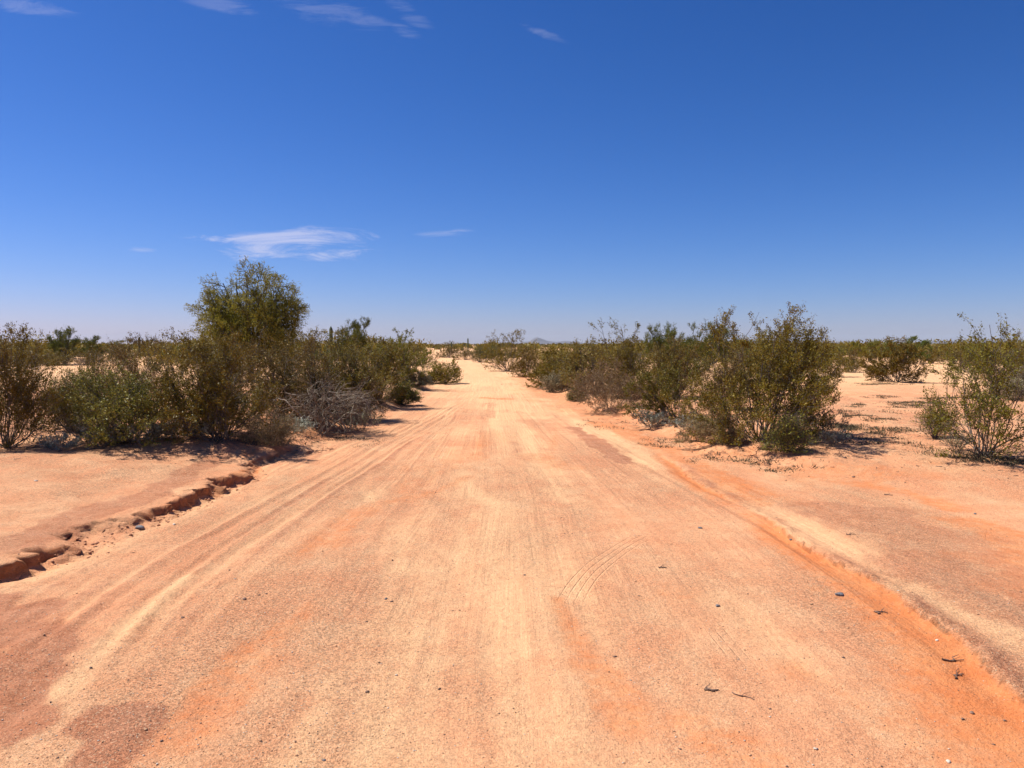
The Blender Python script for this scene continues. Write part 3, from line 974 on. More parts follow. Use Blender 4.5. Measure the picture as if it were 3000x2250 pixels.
HERO = [  # kind, uL, uR, vtop, ubase, vbase, leaves, label
    # ---- left of the road
    ('creo', -110, 215, 950, 20, 1312, 15000, 'tall spiky topped creosote at the far left edge, behind the bare sand bank'),
    ('yellow', 195, 475, 1055, 372, 1294, 10000, 'low yellow green bush behind the sand bank, in front of the sandy clearing'),
    ('creo', 430, 770, 963, 645, 1290, 19000, 'large dark creosote with many upright stems just behind the end of the sand bank'),
    ('creob', 300, 560, 975, 450, 1215, 10000, 'brownish creosote behind the low yellow green bush, left of the large dark creosote'),
    ('creob', 690, 965, 968, 835, 1225, 14000, 'brown tinged creosote in front of the lone tree, above the dead brush'),
    ('creob', 870, 1130, 962, 1010, 1212, 14000, 'broad brownish creosote to the right of the dead brush on the left verge'),
    ('creo', 1000, 1215, 985, 1105, 1186, 10000, 'dark creosote leaning over the left verge behind the low overhanging bush'),
    ('leggy', 1105, 1270, 962, 1190, 1128, 8000, 'green creosote with leggy sprigs standing highest beside the road bend on the left'),
    ('creo', 1248, 1352, 1048, 1300, 1124, 4500, 'low bush jutting out onto the sandy road from the left side at the bend'),
    ('creog', 1125, 1228, 1110, 1175, 1184, 3500, 'small bush drooping over the left road edge, beside its own thin shadow'),
    ('grey', 1150, 1260, 1075, 1215, 1128, 4500, 'pale grey shrub on the left verge behind the low jutting bush'),
    ('dry', 700, 885, 1195, 800, 1302, 4500, 'low dry brown shrub at the foot of the large dark creosote, by the bank end'),
    ('creob', 560, 730, 985, 640, 1180, 8000, 'creosote half hidden between the large dark creosote and the lone tree'),
    # ---- right of the road
    ('creo', 2030, 2465, 900, 2235, 1292, 29000, 'biggest creosote on the right verge, with tall green sprigs rising against the sky'),
    ('yellow', 2222, 2372, 1200, 2303, 1322, 2600, 'small yellow green shrub on the edge of the right bank, before the biggest creosote'),
    ('dry', 2000, 2215, 1185, 2105, 1298, 7000, 'dry brown shrub hanging over the right bank below the biggest creosote'),
    ('leggy', 1835, 2115, 995, 1985, 1228, 10000, 'creosote with bare grey lower branches, left of the biggest creosote'),
    ('dry', 1670, 1890, 1045, 1785, 1200, 9000, 'thin grey brown shrub on the right verge between olive creosotes'),
    ('creo', 1545, 1735, 1012, 1640, 1138, 9000, 'olive creosote on the right verge nearest the road bend, dense to the ground'),
    ('sprig', 1725, 1900, 930, 1815, 1135, 1500, 'creosote with tall thin sprigs against the sky behind the thin grey brown shrub'),
    ('creo', 1405, 1580, 965, 1490, 1088, 8000, 'tall bush with spiky crown right of the road bend, left of the blue mountain'),
    ('creob', 1490, 1610, 1018, 1550, 1104, 5000, 'rounded brown olive bush right of the tall spiky bush at the bend'),
    ('creog', 1655, 1725, 1125, 1695, 1176, 1500, 'tiny low sprig of green at the edge of the right verge'),
    ('leggy', 2705, 3060, 925, 2882, 1334, 7500, 'open leggy creosote with bare dark stems at the right edge of the view'),
    ('leggy', 2690, 2800, 1160, 2738, 1284, 800, 'small thin seedling creosote just left of the open leggy creosote'),
    ('creo', 2540, 2710, 985, 2628, 1120, 9000, 'round dense bush standing alone on the right hand sand flat'),
    ('grey', 2885, 3060, 1070, 2990, 1172, 4500, 'grey twiggy shrub behind the open leggy creosote at the right edge'),
    ('creo', 2850, 3090, 975, 2960, 1132, 8000, 'dark green bush behind the open leggy creosote, highest at the right edge'),
    ('creob', 2110, 2330, 965, 2220, 1130, 8000, 'olive bush directly behind the biggest creosote on the right'),
    ('creob', 1640, 1800, 985, 1720, 1150, 7000, 'olive brown creosote behind the tiny green sprig on the right verge'),
    ('creo', 1745, 1930, 990, 1850, 1168, 9000, 'olive creosote directly behind the thin grey brown shrub on the right verge'),
    ('creob', 1890, 2080, 985, 1985, 1165, 9000, 'brown olive creosote behind the bare grey lower branches on the right verge'),
    ('creob', 2060, 2200, 1000, 2120, 1200, 6000, 'brownish creosote tucked behind the left flank of the biggest creosote'),
    ('grey', 1590, 1700, 1075, 1650, 1150, 4000, 'grey dry shrub at the foot of the dense olive creosote nearest the bend'),
    ('creo', 215, 380, 1010, 300, 1180, 5000, 'thin olive creosote between the leftmost creosote and the sandy clearing'),
    ('creo', 545, 770, 1005, 660, 1266, 8000, 'dense low olive creosote tucked against the right side of the large dark creosote'),
    ('creob', 840, 1020, 985, 925, 1240, 10000, 'brown olive creosote directly behind the dead brush on the left verge'),
    ('creob', 960, 1120, 1030, 1045, 1226, 7000, 'low twiggy brown creosote at the right end of the dead brush'),
    ('creog', 120, 290, 1075, 205, 1262, 4500, 'low green creosote between the leftmost creosote and the low yellow green bush'),
    ('creo', 2330, 2480, 1000, 2400, 1105, 6000, 'low olive bush showing behind the right flank of the biggest creosote'),
]
for i, (kd, uL, uR, vt, ub, vb, nl, lab) in enumerate(HERO):
    nm, lm, sm_, cat, ex = KIND[kd]
    loc, rx, hh, lean = spot(uL, uR, vt, ub, vb)
    ex = dict(ex)
    far_k = max(1.0, loc[1] / 14.0)
    ex['leaf'] = ex.get('leaf', .0235) * min(far_k, 2.2) ** .8
    ms = bush_meshes(1000 + i * 7, rx, hh, leaves=int(nl * 2.3), mats=(lm, sm_), lean=(lean, 0), thin_twigs=loc[1] < 24, **ex)
    put_plant(nm, lab, cat, 'plants along the left verge' if ub < 1400 else 'plants along the right verge', loc, ms)

# ---- dead brush: bleached tangled branches on the left verge
def dead_meshes(seed, rx, h, n=32):
    rng = np.random.default_rng(seed)
    az = rng.random(n) * 2 * math.pi
    r = .35 + .65 * rng.random(n)
    e = np.stack([r * rx * np.cos(az), r * rx * .8 * np.sin(az), h * (.15 + .8 * rng.random(n)) * (1.1 - .5 * r)], 1)
    b = np.stack([rng.normal(size=n) * rx * .28, rng.normal(size=n) * rx * .2, rng.random(n) * .05], 1)
    m = .5 * (b + e) + np.stack([rng.normal(size=n) * .2 * rx, rng.normal(size=n) * .2 * rx, h * (.2 + .4 * rng.random(n))], 1)
    P0 = bez(b, m, e, 9)
    P0[:, 1:-1] += rng.normal(size=(n, 7, 3)) * .02
    P1 = children(rng, P0, 9, .15, 1, 1.0, -.05, (.2 * h, .55 * h), 5, .25)
    P2 = children(rng, P1, 4, .2, 1, 1.0, -.05, (.1 * h, .28 * h), 4, .25)
    for P in (P0, P1, P2):
        P[..., 2] = np.maximum(P[..., 2], .015)
    out = [tubes(P0, np.linspace(.013, .005, 9)[None, :] * (.5 + .8 * rng.random((n, 1))), 4),
           tubes(P1, np.linspace(.005, .0025, 5)[None, :] * np.ones((len(P1), 1)), 3)]
    V = np.vstack([out[0][0], out[1][0]]); Q = np.vstack([out[0][1], out[1][1] + len(out[0][0])])
    V2, Q2 = tubes(P2, np.linspace(.0028, .0016, 4)[None, :] * np.ones((len(P2), 1)), 3)
    return mesh_np('branches', V, [Q], [M_STEMG], smooth=True), mesh_np('twigs', V2, [Q2], [M_TWIGB])


for (uL, uR, vt, ub, vb, lab, sd0) in [
        (800, 1100, 1085, 945, 1268, 'tangled dead brush with bleached bare branches on the left verge', 5),
        (205, 300, 1035, 255, 1072, 'grey leafless shrub on the rim of the sandy clearing at the left', 6),
        (2930, 3040, 1070, 2990, 1160, 'bleached bare branches at the right edge behind the open leggy creosote', 7)]:
    loc, rx, hh, _ = spot(uL, uR, vt, ub, vb)
    put_plant('dead_brush', lab, 'dead shrub', None, loc, dead_meshes(sd0, rx, hh), partnames=('branches', 'twigs'))


# ---- trees
def tree_meshes(seed, rx, h, trunk_h, leaves, leaf, mats, limbs=9, d1=9, d2=7, d3=5, flat=.75, aspect=.2, up=.25, base_r=.10, zc=.6, czmin=-.6, jit=.05, l1=(.20, .34)):
    rng = np.random.default_rng(seed)
    n = limbs
    az = np.arange(n) * 2.399 + rng.random(n) * .7
    cz = 1 - (1 - czmin) * (np.arange(n) + .5) / n          # crown ellipsoid, limbs spread evenly over it
    r = np.sqrt(1 - cz ** 2) * (.86 + .12 * rng.random(n))
    zt = zc + np.where(cz > 0, (1 - zc) * .93, zc * .75) * cz * (.80 + .16 * rng.random(n))
    e = np.stack([r * rx * .88 * np.cos(az), r * rx * .88 * np.sin(az), zt * h], 1)
    fork = np.stack([rng.normal(size=n) * .10, rng.normal(size=n) * .08, trunk_h * (.5 + .5 * rng.random(n))], 1)
    mid = fork + (e - fork) * np.array([.5, .5, .42])
    P0 = bez(fork, mid, e, 9)
    P0[:, 1:-1] += rng.normal(size=(n, 7, 3)) * .03 * h / 4
    # trunk: two or three stems leaning together up to the forks
    nt = 3
    tb = np.stack([rng.normal(size=nt) * .12, rng.normal(size=nt) * .1, np.full(nt, -.15)], 1)
    te = fork[:nt].copy(); te[:, 2] = trunk_h
    PT = bez(tb, .5 * (tb + te) + rng.normal(size=(nt, 3)) * .06, te, 6)
    P1 = children(rng, P0, d1, .22, 1, .85, up, (l1[0] * h, l1[1] * h), 5)
    P2 = children(rng, P1, d2, .2, 1, .85, up, (.10 * h, .18 * h), 4)
    P3 = children(rng, P2, d3, .15, 1, .7, up * 1.3, (.05 * h, .11 * h), 3)
    TV, TQ = tubes(PT, np.linspace(base_r, base_r * .6, 6)[None, :] * np.ones((nt, 1)), 7)
    LV, LF, tint = leaves_on(rng, P3, leaves, jit * .7, leaf, aspect, along=.75, up=.2)
    kz = h / np.percentile(LV[:, 2], 99.9)
    x0_, x1_ = np.percentile(LV[:, 0], [.25, 99.75])
    kx = 2 * rx / (x1_ - x0_)
    sc_ = np.array([kx, kx, kz]); off = np.array([-.5 * (x0_ + x1_) * kx, 0, 0])
    fit = lambda A: A * sc_ + off * np.clip(A[:, 2:3] * kz / h * 1.6, 0, 1)
    TV = fit(TV)
    trunk = mesh_np('trunk', TV, [TQ], [mats[1]], smooth=True)
    parts = [tubes(P0, np.linspace(base_r * .55, base_r * .14, 9)[None, :] * np.ones((n, 1)), 5),
             tubes(P1, np.linspace(base_r * .17, base_r * .07, 5)[None, :] * np.ones((len(P1), 1)), 3),
             tubes(P2, np.linspace(base_r * .08, base_r * .04, 4)[None, :] * np.ones((len(P2), 1)), 3)]
    V = []; Q = []; k = 0
    for v_, q_ in parts:
        V.append(v_); Q.append(q_ + k); k += len(v_)
    limb = mesh_np('limbs', fit(np.vstack(V)), [np.vstack(Q)], [mats[1]], smooth=True)
    crown = mesh_np('crown', fit(LV), [LF], [mats[0]], tint=tint)
    return trunk, limb, crown


TREES = [  # name, label, uL,uR,vtop,ub,vb, trunk_h, leaves, leaf, materials, kwargs
    ('palo_verde_tree', 'lone broad palo verde tree rising well above the left bushes under the small white cloud', 590, 893, 774, 737, 1118, 1.0, 74000, .075,
     (M_PALO, M_BARK), dict(limbs=34, d1=8, d2=7, d3=5, l1=(.12, .20), aspect=.26, jit=.04, base_r=.10, zc=.57, up=-.06, czmin=-.65)),
    ('mesquite_tree', 'small feathery green tree behind the left verge, to the right of the slim cactus', 980, 1105, 930, 1042, 1085, .5, 20000, .085,
     (M_MESQ, M_BARK), dict(limbs=7, base_r=.06, zc=.45)),
    ('palo_verde_tree', 'broad low green tree with two humps behind the right verge bushes', 1880, 2030, 945, 1955, 1090, .5, 20000, .085,
     (M_MESQ, M_BARK), dict(limbs=9, base_r=.07, zc=.45)),
    ('palo_verde_tree', 'green domed tree just left of the biggest creosote, behind the right verge bushes', 1990, 2160, 942, 2075, 1088, .5, 20000, .085,
     (M_MESQ, M_BARK), dict(limbs=9, base_r=.07, zc=.45)),
    ('mesquite_tree', 'dark open crowned tree standing above the scrub beyond the sandy clearing at the left', 148, 236, 955, 190, 1066, .9, 11000, .10,
     (M_MESQ, M_BARK), dict(limbs=8, base_r=.09)),
    ('mesquite_tree', 'green round tree right of the dark open crowned tree beyond the sandy clearing', 228, 310, 982, 268, 1058, .4, 11000, .10,
     (M_MESQ, M_BARK), dict(limbs=7, base_r=.08, zc=.4)),
    ('palo_verde_tree', 'wide green tree behind the round dense bush on the right hand flat', 2590, 2720, 984, 2655, 1064, .4, 14000, .11,
     (M_MESQ, M_BARK), dict(limbs=9, base_r=.07, zc=.4)),
    ('mesquite_tree', 'pale green tree left of the round dense bush on the right hand flat', 2490, 2610, 994, 2550, 1058, .4, 12000, .11,
     (M_PALO, M_BARK), dict(limbs=8, base_r=.07, zc=.4)),
]
for i, (nm, lab, uL, uR, vt, ub, vb, th, nl, lf, mats, kw) in enumerate(TREES):
    loc, rx, hh, lean = spot(uL, uR, vt, ub, vb)
    put_plant(nm, lab, 'tree', 'trees beyond the verges', loc, tree_meshes(250 if i == 0 else 70 + i * 3, rx, hh, th, nl, lf, mats, **kw), partnames=('trunk', 'limbs', 'crown'))


# ---- cacti
def ribbed_column(h, r, ribs, rows, top=.85, seed=0):
    rng = np.random.default_rng(seed)
    seg = ribs * 2
    V = []
    for k in range(rows + 1):
        t = k / rows
        rad = r * (.85 + .15 * min(1, t * 5)) * (1.0 if t < top else math.sqrt(max(0.0, 1 - ((t - top) / (1 - top)) ** 2)) * .98 + .02)
        for s_ in range(seg):
            a = s_ / seg * 2 * math.pi
            q = rad * (1.0 if s_ % 2 == 0 else .82) * (1 + .02 * rng.normal())
            V.append((q * math.cos(a), q * math.sin(a), t * h - .05))
    idx = np.arange((rows + 1) * seg).reshape(rows + 1, seg)
    nx = np.roll(idx, -1, axis=1)
    Q = np.stack([idx[:-1], nx[:-1], nx[1:], idx[1:]], -1).reshape(-1, 4)
    return np.array(V), Q


for (u, vt, vb, wpx, lab, sd0) in [
        (971, 952, 1085, 7, 'slim cactus column sticking up over the left bushes, right of the lone tree', 1),
        (1371, 989, 1034, 4, 'tall distant saguaro column on the skyline right of the road end', 2),
        (1323, 1000, 1034, 4, 'small distant saguaro column on the skyline just above the road end', 3),
        (409, 984, 1050, 5, 'distant saguaro column on the skyline left of the lone tree', 4)]:
    x, y, z = at(u, vb)
    k = y / FPX
    V, Q = ribbed_column(CAM_H + (1008 - vt) * k - z, max(.09, wpx * .5 * k), 11, 14, .9, sd0)
    o = link('saguaro_cactus', mesh_np('saguaro_cactus', V, [Q], [M_CACT], smooth=True))
    o.location = (x, y, z)
    tag(o, lab, 'cactus', 'saguaro cacti')

x, y, z = at(2728, 1064)
V, Q = ribbed_column(.56, .20, 13, 12, .45, 9)
bc = bpy.data.objects.new('barrel_cactus', None); COL.objects.link(bc); bc.location = (x, y, z)
tag(bc, 'dark round barrel cactus standing alone on the distant sand of the right flat', 'cactus')
link('body', mesh_np('body', V, [Q], [M_BARREL], smooth=True), bc)
rng = np.random.default_rng(4)
sp_a = rng.random(260) * 6.283; sp_z = .05 + rng.random(260) * .42
rad = .2 * np.sqrt(np.clip(1 - np.clip((sp_z - .22) / .31, 0, 1) ** 2, 0.05, 1))
b = np.stack([rad * np.cos(sp_a), rad * np.sin(sp_a), sp_z], 1)
SV, SQ = tubes(np.stack([b, b + unit(np.stack([np.cos(sp_a), np.sin(sp_a), rng.random(260)], 1)) * .06], 1), np.tile([.004, .001], (260, 1)), 3)
tag(link('spines', mesh_np('spines', SV, [SQ], [M_SPINE]), bc), kind='stuff')

# ---- middle-distance bushes: a few prototypes, copied thing and parts
PROTO = [
    bush_meshes(501, 1.25, 1.8, leaves=8500, stems=26, leaf=.05, mats=(M_CREO, M_STEM), dens1=7, dens2=4, stem_r=.016, twig=(.16, .34)),
    bush_meshes(502, 1.35, 1.7, leaves=8500, stems=26, leaf=.05, mats=(M_CREOB, M_STEM), dens1=7, dens2=4, stem_r=.016, twig=(.16, .34)),
    bush_meshes(503, 1.25, 1.9, leaves=8500, stems=26, leaf=.05, mats=(M_CREOG, M_STEM), dens1=7, dens2=4, stem_r=.016, leaders=.3, twig=(.16, .34)),
    bush_meshes(504, 1.35, 2.0, leaves=9500, stems=26, leaf=.055, mats=(M_MESQ, M_STEM), dens1=8, dens2=5, stem_r=.016, aspect=.4, twig=(.16, .34)),
]
PR = [(1.25, 1.8), (1.35, 1.7), (1.25, 1.9), (1.35, 2.0)]
MID = [  # proto, uL, uR, vtop, vbase, label
    (0, -60, 60, 990, 1098, 'olive bush behind the leftmost spiky creosote'),
    (1, 60, 150, 1000, 1085, 'brown olive bush between the leftmost creosote and the dark open crowned tree'),
    (0, 140, 240, 1010, 1070, 'low bush at the foot of the dark open crowned tree'),
    (1, 300, 390, 995, 1072, 'rust brown bush on the far rim of the sandy clearing'),
    (2, 300, 400, 985, 1052, 'green bush in the scrub line left of the left skyline saguaro'),
    (0, 410, 520, 985, 1058, 'olive bush in the scrub line right of the left skyline saguaro'),
    (3, 480, 590, 975, 1062, 'deep green bush peeping over the brownish creosote left of the lone tree'),
    (2, 545, 640, 980, 1080, 'green bush at the left foot of the lone tree'),
    (1, 640, 760, 985, 1095, 'brown bush around the trunk of the lone tree'),
    (0, 800, 930, 955, 1105, 'olive bush at the right foot of the lone tree'),
    (3, 870, 985, 955, 1080, 'green bush left of the slim cactus column'),
    (2, 1060, 1170, 970, 1085, 'green bush right of the small feathery tree'),
    (0, 1150, 1260, 985, 1070, 'dark bush behind the leggy creosote at the bend'),
    (0, 1285, 1345, 1006, 1048, 'low dark bush on the inside of the far road bend'),
    (1, 1330, 1400, 1008, 1054, 'brown bush on the right edge of the far road'),
    (2, 1375, 1440, 1002, 1062, 'olive bush between the far road and the tall spiky bush'),
    (3, 1395, 1470, 998, 1050, 'green bush behind the left shoulder of the tall spiky bush'),
    (0, 1580, 1700, 1014, 1080, 'olive bush below the blue mountain, right of the brown olive bush'),
    (1, 1680, 1790, 1004, 1085, 'brown olive bush right of the blue mountain'),
    (2, 1590, 1680, 1030, 1118, 'green bush in the row between the rounded bush and the dense olive creosote'),
    (0, 1770, 1890, 985, 1080, 'olive bush left of the low two humped tree'),
    (1, 1880, 2020, 1000, 1135, 'brown bush in front of the low two humped tree'),
    (3, 2150, 2290, 950, 1075, 'green bush rising behind the biggest creosote on its left'),
    (0, 2290, 2420, 985, 1068, 'olive bush behind the sprigs of the biggest creosote'),
    (2, 2420, 2500, 1000, 1068, 'small olive bush left of the pale green tree on the right flat'),
    (1, 2450, 2530, 1010, 1082, 'rust olive bush with bare foot on the right flat, left of the pale green tree'),
    (0, 2700, 2780, 1002, 1058, 'olive bush behind the barrel cactus'),
    (1, 2750, 2850, 1000, 1068, 'yellow brown bush right of the barrel cactus'),
    (3, 2960, 3080, 975, 1075, 'tall green bush behind the dark green bush at the right edge'),
    (2, 2820, 2920, 990, 1080, 'green bush seen through the top of the open leggy creosote'),
    (1, 2795, 2860, 1035, 1092, 'small brown bush left of the dark green bush at the right edge'),
    (0, 2475, 2530, 1035, 1092, 'little leggy bush on the open sand between the biggest creosote and the round dense bush'),
]
rnd = random.Random(12)
for i, (pi, uL, uR, vt, vb, lab) in enumerate(MID):
    ub = .5 * (uL + uR)
    loc, rx, hh, _ = spot(uL, uR, vt, ub, vb)
    put_plant('desert_bush', lab, 'bush', 'desert bushes in the middle distance', loc, PROTO[pi], rnd.random() * 6.28,
              (rx / PR[pi][0], rx / PR[pi][0], hh * .86 / PR[pi][1]))

# ---- far scrub: reads as one mass along the horizon
def far_scrub():
    rng = np.random.default_rng(77)
    protos = []; fine = []
    for s_ in range(9):
        r_ = np.random.default_rng(900 + s_)
        n = 270 if s_ < 5 else 700
        d = unit(r_.normal(size=(n, 3))); d[:, 2] = np.abs(d[:, 2])
        lob = 1 + .35 * np.sin(3 * np.arctan2(d[:, 1], d[:, 0]) + s_)
        p = d * (r_.random((n, 1)) ** .4) * lob[:, None]
        p[:, 2] = np.minimum(p[:, 2] * (1 + .2 * r_.normal(size=n)) * .95 + .04, 1.03)
        ax = unit(p * .5 + r_.normal(size=(n, 3)) + np.array([0, 0, .6]))
        sd_ = unit(np.cross(ax, r_.normal(size=(n, 3))))
        L = ((.065 + .07 * r_.random(n)) if s_ < 5 else (.030 + .032 * r_.random(n)))[:, None]
        V = np.stack([p - ax * L - sd_ * L * .45, p - ax * L + sd_ * L * .45, p + ax * L], 1)
        (protos if s_ < 5 else fine).append(V)
    Vs = []; tn = []; XYs = []
    n = 0
    while n < 950:
        if n < 230:
            y = 46 + 32 * rng.random()
            x = (rng.random() - .5) * 1.7 * y
            if -.575 < x / y < -.47 or .42 < x / y < .57 or (-.14 < x / y < -.04 and y < 60):
                continue
        else:
            y = 75 * (420 / 75) ** (rng.random() ** 1.25)
            x = (rng.random() - .5) * 1.7 * y
        if y < 165 and edge_left(y) - 1.5 < x < edge_right(y) + 1.5:
            continue
        big = rng.random() < .12
        h_ = (1.0 + .75 * rng.random()) * (1.35 if big and abs(x / y - .05) > .09 else 1) + .0022 * (y - 75)
        if -.02 < x / y < .12:
            h_ *= .72
        r_ = h_ * (.7 + .5 * rng.random())
        a = rng.random() * 6.28
        V = (fine[rng.integers(4)] if n < 230 else protos[rng.integers(5)]).copy().reshape(-1, 3)
        c, s_ = math.cos(a), math.sin(a)
        V = np.stack([(V[:, 0] * c - V[:, 1] * s_) * r_, (V[:, 0] * s_ + V[:, 1] * c) * r_, V[:, 2] * h_], 1)
        V += np.array([x, y, -.05])
        Vs.append(V); XYs.append((x, y, len(V)))
        t = rng.random(len(V) // 3)
        tn.append(np.stack([np.repeat(np.clip(.5 * t + .5 * rng.random(), 0, 1), 3), np.repeat(np.full(len(t), rng.random()), 3)], 1))
        n += 1
    lo = []
    for s_ in range(4):
        r_ = np.random.default_rng(950 + s_)
        d = unit(r_.normal(size=(60, 3))); d[:, 2] = np.abs(d[:, 2])
        p = d * (r_.random((60, 1)) ** .4)
        ax = unit(p * .5 + r_.normal(size=(60, 3)) + np.array([0, 0, .5]))
        sd_ = unit(np.cross(ax, r_.normal(size=(60, 3))))
        L = (.2 + .17 * r_.random(60))[:, None]
        lo.append(np.stack([p - ax * L - sd_ * L * .6, p - ax * L + sd_ * L * .6, p + ax * L], 1).reshape(-1, 3))
    for _ in range(1500):
        y = 210 * (1500 / 210) ** (rng.random() ** .8)
        x = (rng.random() - .5) * 1.6 * y
        h_ = 1.3 + 1.3 * rng.random() ** 2
        r_ = h_ * (.8 + .6 * rng.random())
        a = rng.random() * 6.28
        V = lo[rng.integers(4)]
        V = np.stack([(V[:, 0] * math.cos(a) - V[:, 1] * math.sin(a)) * r_, (V[:, 0] * math.sin(a) + V[:, 1] * math.cos(a)) * r_, V[:, 2] * h_], 1)
        V = V + np.array([x, y, -.05])
        Vs.append(V); XYs.append((x, y, len(V)))
        t = rng.random(len(V) // 3)
        tn.append(np.stack([np.repeat(np.clip(.5 * t + .5 * rng.random(), 0, 1), 3), np.repeat(np.full(len(t), rng.random()), 3)], 1))
    V = np.vstack(Vs)
    hx = height(np.array([q[0] for q in XYs]), np.array([q[1] for q in XYs]))
    V[:, 2] += np.repeat(hx, [q[2] for q in XYs])
    o = link('distant_scrub', mesh_np('distant_scrub', V, [np.arange(len(V)).reshape(-1, 3)], [M_CREO], tint=np.vstack(tn)))
    tag(o, 'dark scrub and low trees massed along the flat horizon', 'scrub', None, 'stuff')


far_scrub()

# ---- silver and dry weeds at the feet of the bushes
def weed_mesh(seed, r, h, n, mat, leaf=.03, aspect=.5, ns=26):
    rng = np.random.default_rng(seed)
    az = rng.random(ns) * 6.283
    rr = np.sqrt(rng.random(ns)) * r
    e = np.stack([rr * np.cos(az), rr * np.sin(az), h * (.4 + .6 * rng.random(ns))], 1)
    b = e * np.array([.25, .25, 0])
    P = bez(b, .5 * (b + e) + np.array([0, 0, .1 * h]), e, 4)
    P2 = children(rng, P, 4, .2, 1, .9, .2, (.2 * h, .5 * h), 3)
    SV, SQ = tubes(np.concatenate([P[:, [0, 1, 3]], P2]), np.full((ns + len(P2), 3), .0022), 3)
    LV, LF, tint = leaves_on(rng, P2, n, .012, leaf, aspect, t0=.2)
    LV[:, 2] = np.maximum(LV[:, 2], .012)
    return mesh_np('stems', SV, [SQ], [M_STEMG]), mesh_np('foliage', LV, [LF], [mat], tint=tint)


WEEDP = [weed_mesh(31, .24, .22, 900, M_SILV), weed_mesh(32, .30, .20, 1000, M_SILV), weed_mesh(33, .25, .30, 900, M_GREY, .026, .35)]
WEEDS = [
    (1, 180, 1318, 1.0, 'silver weed at the rear rim of the sand bank, below the leftmost creosote'),
    (2, 262, 1300, 1.5, 'pale grassy weed clump left of the low yellow green bush'),
    (0, 305, 1308, 1.2, 'silver weed just left of the stems of the low yellow green bush'),
    (1, 405, 1296, 1.3, 'silver weed under the stems of the low yellow green bush'),
    (0, 470, 1290, 1.3, 'silver weed between the low yellow green bush and the large dark creosote'),
    (1, 530, 1284, 1.2, 'silver weed on the highest part of the bank rim, left of the large dark creosote'),
    (0, 590, 1284, 1.0, 'silver weed against the stems of the large dark creosote'),
    (1, 880, 1268, 1.2, 'silvery leaf clump under the left end of the dead brush'),
    (0, 1025, 1255, 1.4, 'upright silver green weed at the right end of the dead brush'),
    (2, 1060, 1262, 1.4, 'grey weed at the road edge in front of the dead brush'),
    (0, 1915, 1255, 1.5, 'silver white weed on the right bank under the bare grey branches'),
    (1, 2010, 1260, 1.2, 'silver weed at the left end of the dry brown shrub on the right bank'),
    (2, 2410, 1285, 1.4, 'brown grey weed in the shadow right of the small yellow green shrub'),
    (0, 2435, 1303, .9, 'little silver weed on the sand right of the small yellow green shrub'),
    (2, 2800, 1325, .8, 'thin dry weed at the left foot of the open leggy creosote'),
]
for i, (pi, u, v, s_, lab) in enumerate(WEEDS):
    put_plant('weed', lab, 'weed', 'weeds under the bushes', at(u, v), WEEDP[pi], rnd.random() * 6.28, (s_, s_, s_))


def ground_cover():
    """sparse dry stubble in patches on the flats: nobody could count it"""
    rng = np.random.default_rng(55)
    patches = [  # photo px centre, half width px, half height px, tufts
        (2500, 1258, 190, 26, 2400), (2420, 1262, 90, 18, 900), (2620, 1205, 150, 8, 1100), (2700, 1180, 240, 7, 1000), (2560, 1135, 120, 6, 700), (2650, 1290, 200, 26, 420),
        (2900, 1345, 170, 12, 900), (2760, 1330, 160, 16, 160), (2400, 1230, 120, 14, 300), (2700, 1075, 60, 6, 80), (2850, 1240, 180, 20, 300),
        (2560, 1230, 160, 12, 200), (330, 1302, 320, 9, 420), (640, 1292, 130, 10, 220), (960, 1262, 160, 18, 320), (2150, 1310, 130, 16, 260), (1960, 1262, 90, 14, 200),
        (1780, 1215, 90, 16, 160), (1560, 1105, 120, 10, 140), (1180, 1140, 60, 10, 80), (350, 1070, 120, 14, 100), (250, 1120, 200, 20, 120),
        (400, 1180, 260, 40, 300), (2330, 1335, 90, 7, 60)]
    V = []; T = []
    for (u, v, hw, hh, n) in patches:
        for _ in range(n):
            a = rng.random() * 6.283; r = math.sqrt(rng.random())
            x, y = flat_at(u + hw * r * math.cos(a), v + hh * r * math.sin(a), .2)
            if fbm(np.array([x * 2.2]), np.array([y * 2.2]), 611, 3)[0] < -.05 + .25 * rng.random():
                continue
            V.append((x, y)); T.append(rng.random())
    XY = np.array(V)
    Z = height(XY[:, 0], XY[:, 1])
    n = len(XY); k = 9
    b = np.repeat(np.stack([XY[:, 0], XY[:, 1], Z], 1), k, 0)
    b[:, :2] += rng.normal(size=(n * k, 2)) * .05
    d = unit(np.stack([rng.normal(size=n * k) * .8, rng.normal(size=n * k) * .8, .35 + rng.random(n * k)], 1))
    L = (.012 + .034 * rng.random(n * k) ** 1.5)[:, None] * np.repeat(.5 + rng.random(n), k)[:, None]
    sd_ = unit(np.cross(d, rng.normal(size=(n * k, 3))))
    V = np.stack([b - sd_ * L * .14, b + sd_ * L * .14, b + d * L], 1).reshape(-1, 3)
    tint = np.repeat(np.stack([rng.random(n * k), rng.random(n * k)], 1), 3, 0)
    o = link('ground_cover', mesh_np('ground_cover', V, [np.arange(len(V)).reshape(-1, 3)], [M_WEED], tint=tint))
    tag(o, 'dry stubble and tiny dark weeds scattered over the sandy flats', 'weeds', None, 'stuff')


ground_cover()


